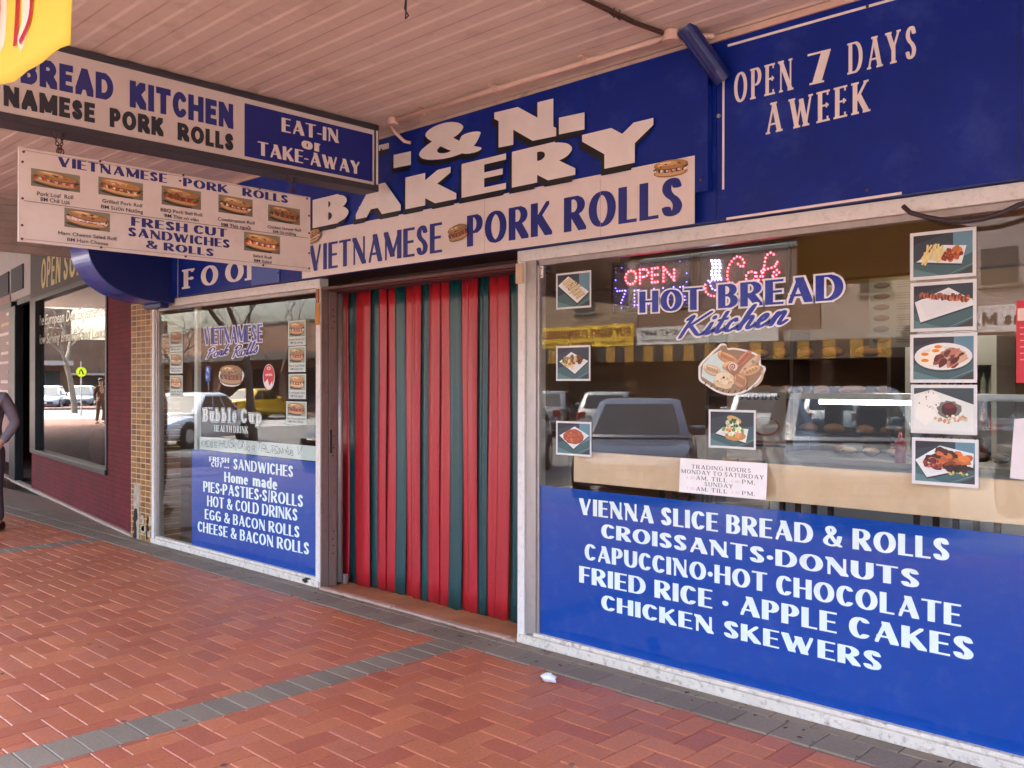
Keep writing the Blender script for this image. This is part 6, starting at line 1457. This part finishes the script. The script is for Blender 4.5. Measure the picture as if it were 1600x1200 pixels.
for nm, x0, x1, y0, y1, hh, lab in (('corner_shop', -104, -82, -3.8, 18, 7.5, 'brown brick corner building past the side road'), ('end_building', -190, -172, -40, 0, 9, 'brown brick building closing the far end of the road')):
    b = thing(nm, ((x0 + x1) / 2, (y0 + y1) / 2, 0), lab, 'building'); box('wall', mat(nm + '_brick', rgb(112, 86, 70), .9, spec=.1, var=.25, scale=.6), b, x0, x1, y0, y1, -.15, hh)
    box('parapet_cap', kb, b, x0 - .1, x1 + .1, y0 - .1, y1 + .1, hh + .002, hh + .15); box('awning', MATS['far_awning_pale'], b, x1 + .01, x1 + 2.6, y0, y1, 3.0, 3.35)
    for k in range(4): MB().box(x1 + .002, x1 + .03, y0 + (y1 - y0) * (k + .15) / 4, y0 + (y1 - y0) * (k + .85) / 4, .4, 2.6).build('shop_window', PANE, b)
def far_sign(name, lab, x0, x1, z0, z1, col, cat='shop sign'):
    t = thing(name, ((x0 + x1) / 2, -23.3, z0), lab, cat); box('sign_panel', mat(name + '_panel', col, .5, var=.08), t, x0, x1, -23.36, -23.31, z0, z1); return t
xl, zt_ = U(842, 513, 23.3); xr_, zb_ = U(988, 543, 23.3)
t = far_sign('furnishings_sign', 'long yellow sign reading BUY RIGHT FURNISHINGS across the road', xl, xr_, 2.98, zt_, rgb(214, 172, 40))
A = Art(OPP(-23.3), .002); A.text('BUY RIGHT FURNISHINGS', 'gothic', (-xr_ + .15, 2.98 + .42 * (zt_ - 2.98)), (-xl - .15, 2.98 + .42 * (zt_ - 2.98)), .42 * (zt_ - 2.98), rgb(110, 24, 16))
A.text('\u2022 Furniture \u2022 Beds \u2022 Sofas'.replace('Beds', 'Furniture').replace('Sofas', 'Furniture'), 'plain', (-xr_ + .2, 3.08), (-xl - .2, 3.08), .15, rgb(120, 56, 30)); A.build('lettering', PRINT, t)
xl, zt_ = U(993, 507, 23.3); xr_, zb_ = U(1215, 524, 23.3)
t = far_sign('phone_banner', 'long white banner with a telephone number across the road', xl, xr_, 2.98, 3.62, rgb(190, 188, 184), 'banner')
A = Art(OPP(-23.3), .002); xa_ = U(1082, 515, 23.3)[0]; A.text('(03)8742 3493', 'plain', (-xa_, 3.3), (-xl - .2, 3.3), .22, rgb(60, 60, 66), offset=.01); A.rect(-xa_, 3.12, -xl - .2, 3.16, rgb(120, 116, 116)); A.build('lettering', PRINT, t)
xl, zt_ = U(1432, 480, 23.3); xr_, zb_ = U(1720, 512, 23.3)
t = far_sign('office_sign', 'white office sign ending in M.P. across the road', xl, xr_, 3.0, 3.75, rgb(196, 190, 192), 'shop sign')
A = Art(OPP(-23.3), .002); xa_, xb_ = U(1596, 497, 23.3)[0], U(1500, 497, 23.3)[0]; A.text('as M.P.', 'gothic', (-xa_, 3.2), (-xb_, 3.2), .36, rgb(40, 36, 40)); A.build('lettering', PRINT, t)

# ------------------------------------------------------------------ litter
def crumple(seed, r, sq):
    rnd = random.Random(seed); m_ = MB(); m_.ball((0, 0, 0), r, 11, 7, sq); m_.v = [tuple(c * (1 + rnd.gauss(0, .2)) for c in v) for v in m_.v]; lo = min(v[2] for v in m_.v); m_.v = [(x, y, z - lo) for x, y, z in m_.v]; return m_
gx, gy = UG(857, 1066); m_ = crumple(3, .04, (1.25, .7, .5)); m_.v = [(x + gx, y + gy, z + .001) for x, y, z in m_.v]
tag(m_.build('paper_litter', mat('white_tissue', rgb(234, 234, 232), .7, var=.05), None, smooth=True), 'small crumpled white tissue on the red paving', 'litter')
gx, gy = UG(481, 913); m_ = crumple(8, .05, (1.3, .7, .4)); m_.v = [(x + gx, y + gy, z + .001) for x, y, z in m_.v]
tag(m_.build('plastic_litter', mat('black_plastic_film', rgb(28, 28, 34), .3)), 'crumpled black plastic scrap at the foot of the left window', 'litter')
rnd = random.Random(21); m_ = MB()
for _ in range(150):
    x = -11.5 + rnd.random() * 12; y = -.03 - abs(rnd.gauss(0, .16)); 
    if rnd.random() < .25: y = -rnd.random() * 3
    if x > -5.9 and x < -3.8: y = min(y, -.06)
    a = rnd.random() * 6.28; l = .008 + .014 * rnd.random(); w_ = l * .5; z = .004
    m_.add([(x + l * math.cos(a), y + l * math.sin(a), z), (x - w_ * math.sin(a), y + w_ * math.cos(a), z + .003), (x - l * math.cos(a), y - l * math.sin(a), z), (x + w_ * math.sin(a), y - w_ * math.cos(a), z + .001)], [(0, 1, 2, 3)])
tag(m_.build('leaf_crumbs', mat('dry_leaf', rgb(76, 56, 42), .9, var=.4, scale=40)), 'scattered dry leaf crumbs along the shopfront', 'debris', kind='stuff')

# ------------------------------------------------------------------ the striped plastic strip curtain in the doorway
cu = thing('strip_curtain', (-4.9, .27, 0), 'red and dark green plastic strip curtain closing the doorway', 'strip curtain')
def pvc(name, col):
    m, t, p = nodes(name); N, L = t.nodes, t.links
    tc = N.new('ShaderNodeTexCoord'); mp = N.new('ShaderNodeMapping'); mp.inputs['Scale'].default_value = (26, 26, .9); nz = N.new('ShaderNodeTexNoise'); nz.inputs['Scale'].default_value = 1; nz.inputs['Detail'].default_value = 5
    L.new(tc.outputs['Object'], mp.inputs[0]); L.new(mp.outputs[0], nz.inputs['Vector'])
    r = N.new('ShaderNodeMapRange'); r.inputs[1].default_value = .3; r.inputs[2].default_value = .7; r.inputs[3].default_value = .78; r.inputs[4].default_value = 1.15; L.new(nz.outputs[0], r.inputs[0])
    mx = N.new('ShaderNodeMix'); mx.data_type = 'RGBA'; mx.blend_type = 'MULTIPLY'; mx.inputs[0].default_value = 1; mx.inputs[6].default_value = (*col, 1); L.new(r.outputs[0], mx.inputs[7]); L.new(mx.outputs[2], p.inputs['Base Color'])
    r2 = N.new('ShaderNodeMapRange'); r2.inputs[3].default_value = .2; r2.inputs[4].default_value = .46; L.new(nz.outputs[0], r2.inputs[0]); L.new(r2.outputs[0], p.inputs['Roughness'])
    p.inputs['Specular IOR Level'].default_value = .55
    return m
SR, SG = pvc('red_pvc', rgb(180, 36, 46)), pvc('green_pvc', rgb(18, 70, 72))
seq = [('r', 100, 125), ('g', 125, 150), ('r', 150, 190), ('g', 190, 217), ('r', 217, 240), ('r', 238, 268), ('g', 268, 297), ('r', 297, 322), ('r', 321, 343), ('g', 343, 370), ('r', 370, 401), ('r', 399, 432), ('g', 432, 468), ('r', 468, 492), ('r', 491, 515), ('g', 515, 531), ('g', 530, 545), ('r', 545, 578), ('r', 576, 612), ('g', 612, 632), ('g', 630, 645)]
rnd = random.Random(17)
for i, (c, p0, p1) in enumerate(seq):
    x0, x1 = U(p0 / 1.935 + 480, 684, .27)[0] - .006, U(p1 / 1.935 + 480, 684, .27)[0] + .006
    y = .262 + .012 * (i % 2) + rnd.random() * .006; bow = .004 + rnd.random() * .007; sw_ = (rnd.random() - .5) * .02; zb = .002 + rnd.random() * .012; mb = MB(); nU, nV = 8, 16
    V_ = []
    for j in range(nV + 1):
        f = j / nV; z = zb + (2.262 - zb) * f; k = (1 - f)
        for a in range(nU + 1):
            u = a / nU; V_.append((x0 + (x1 - x0) * u + sw_ * k * k + .006 * math.sin(f * 5 + i), y - bow * (math.sin(math.pi * u) + .3 * math.sin(3 * math.pi * u + i)) * (.6 + .8 * f) + .006 * math.sin(f * 4 + i * 2) * k, z + (.004 * math.sin(u * 9 + i) if j == 0 else 0)))
    mb.add(V_, [(j * (nU + 1) + a, j * (nU + 1) + a + 1, (j + 1) * (nU + 1) + a + 1, (j + 1) * (nU + 1) + a) for j in range(nV) for a in range(nU)])
    o = mb.build('strip', SR if c == 'r' else SG, cu, smooth=True, recalc=False); s = o.modifiers.new('thickness', 'SOLIDIFY'); s.thickness = .002
box('curtain_rail', BLACK, cu, -5.86, -3.80, .262, .295, 2.263, 2.30)
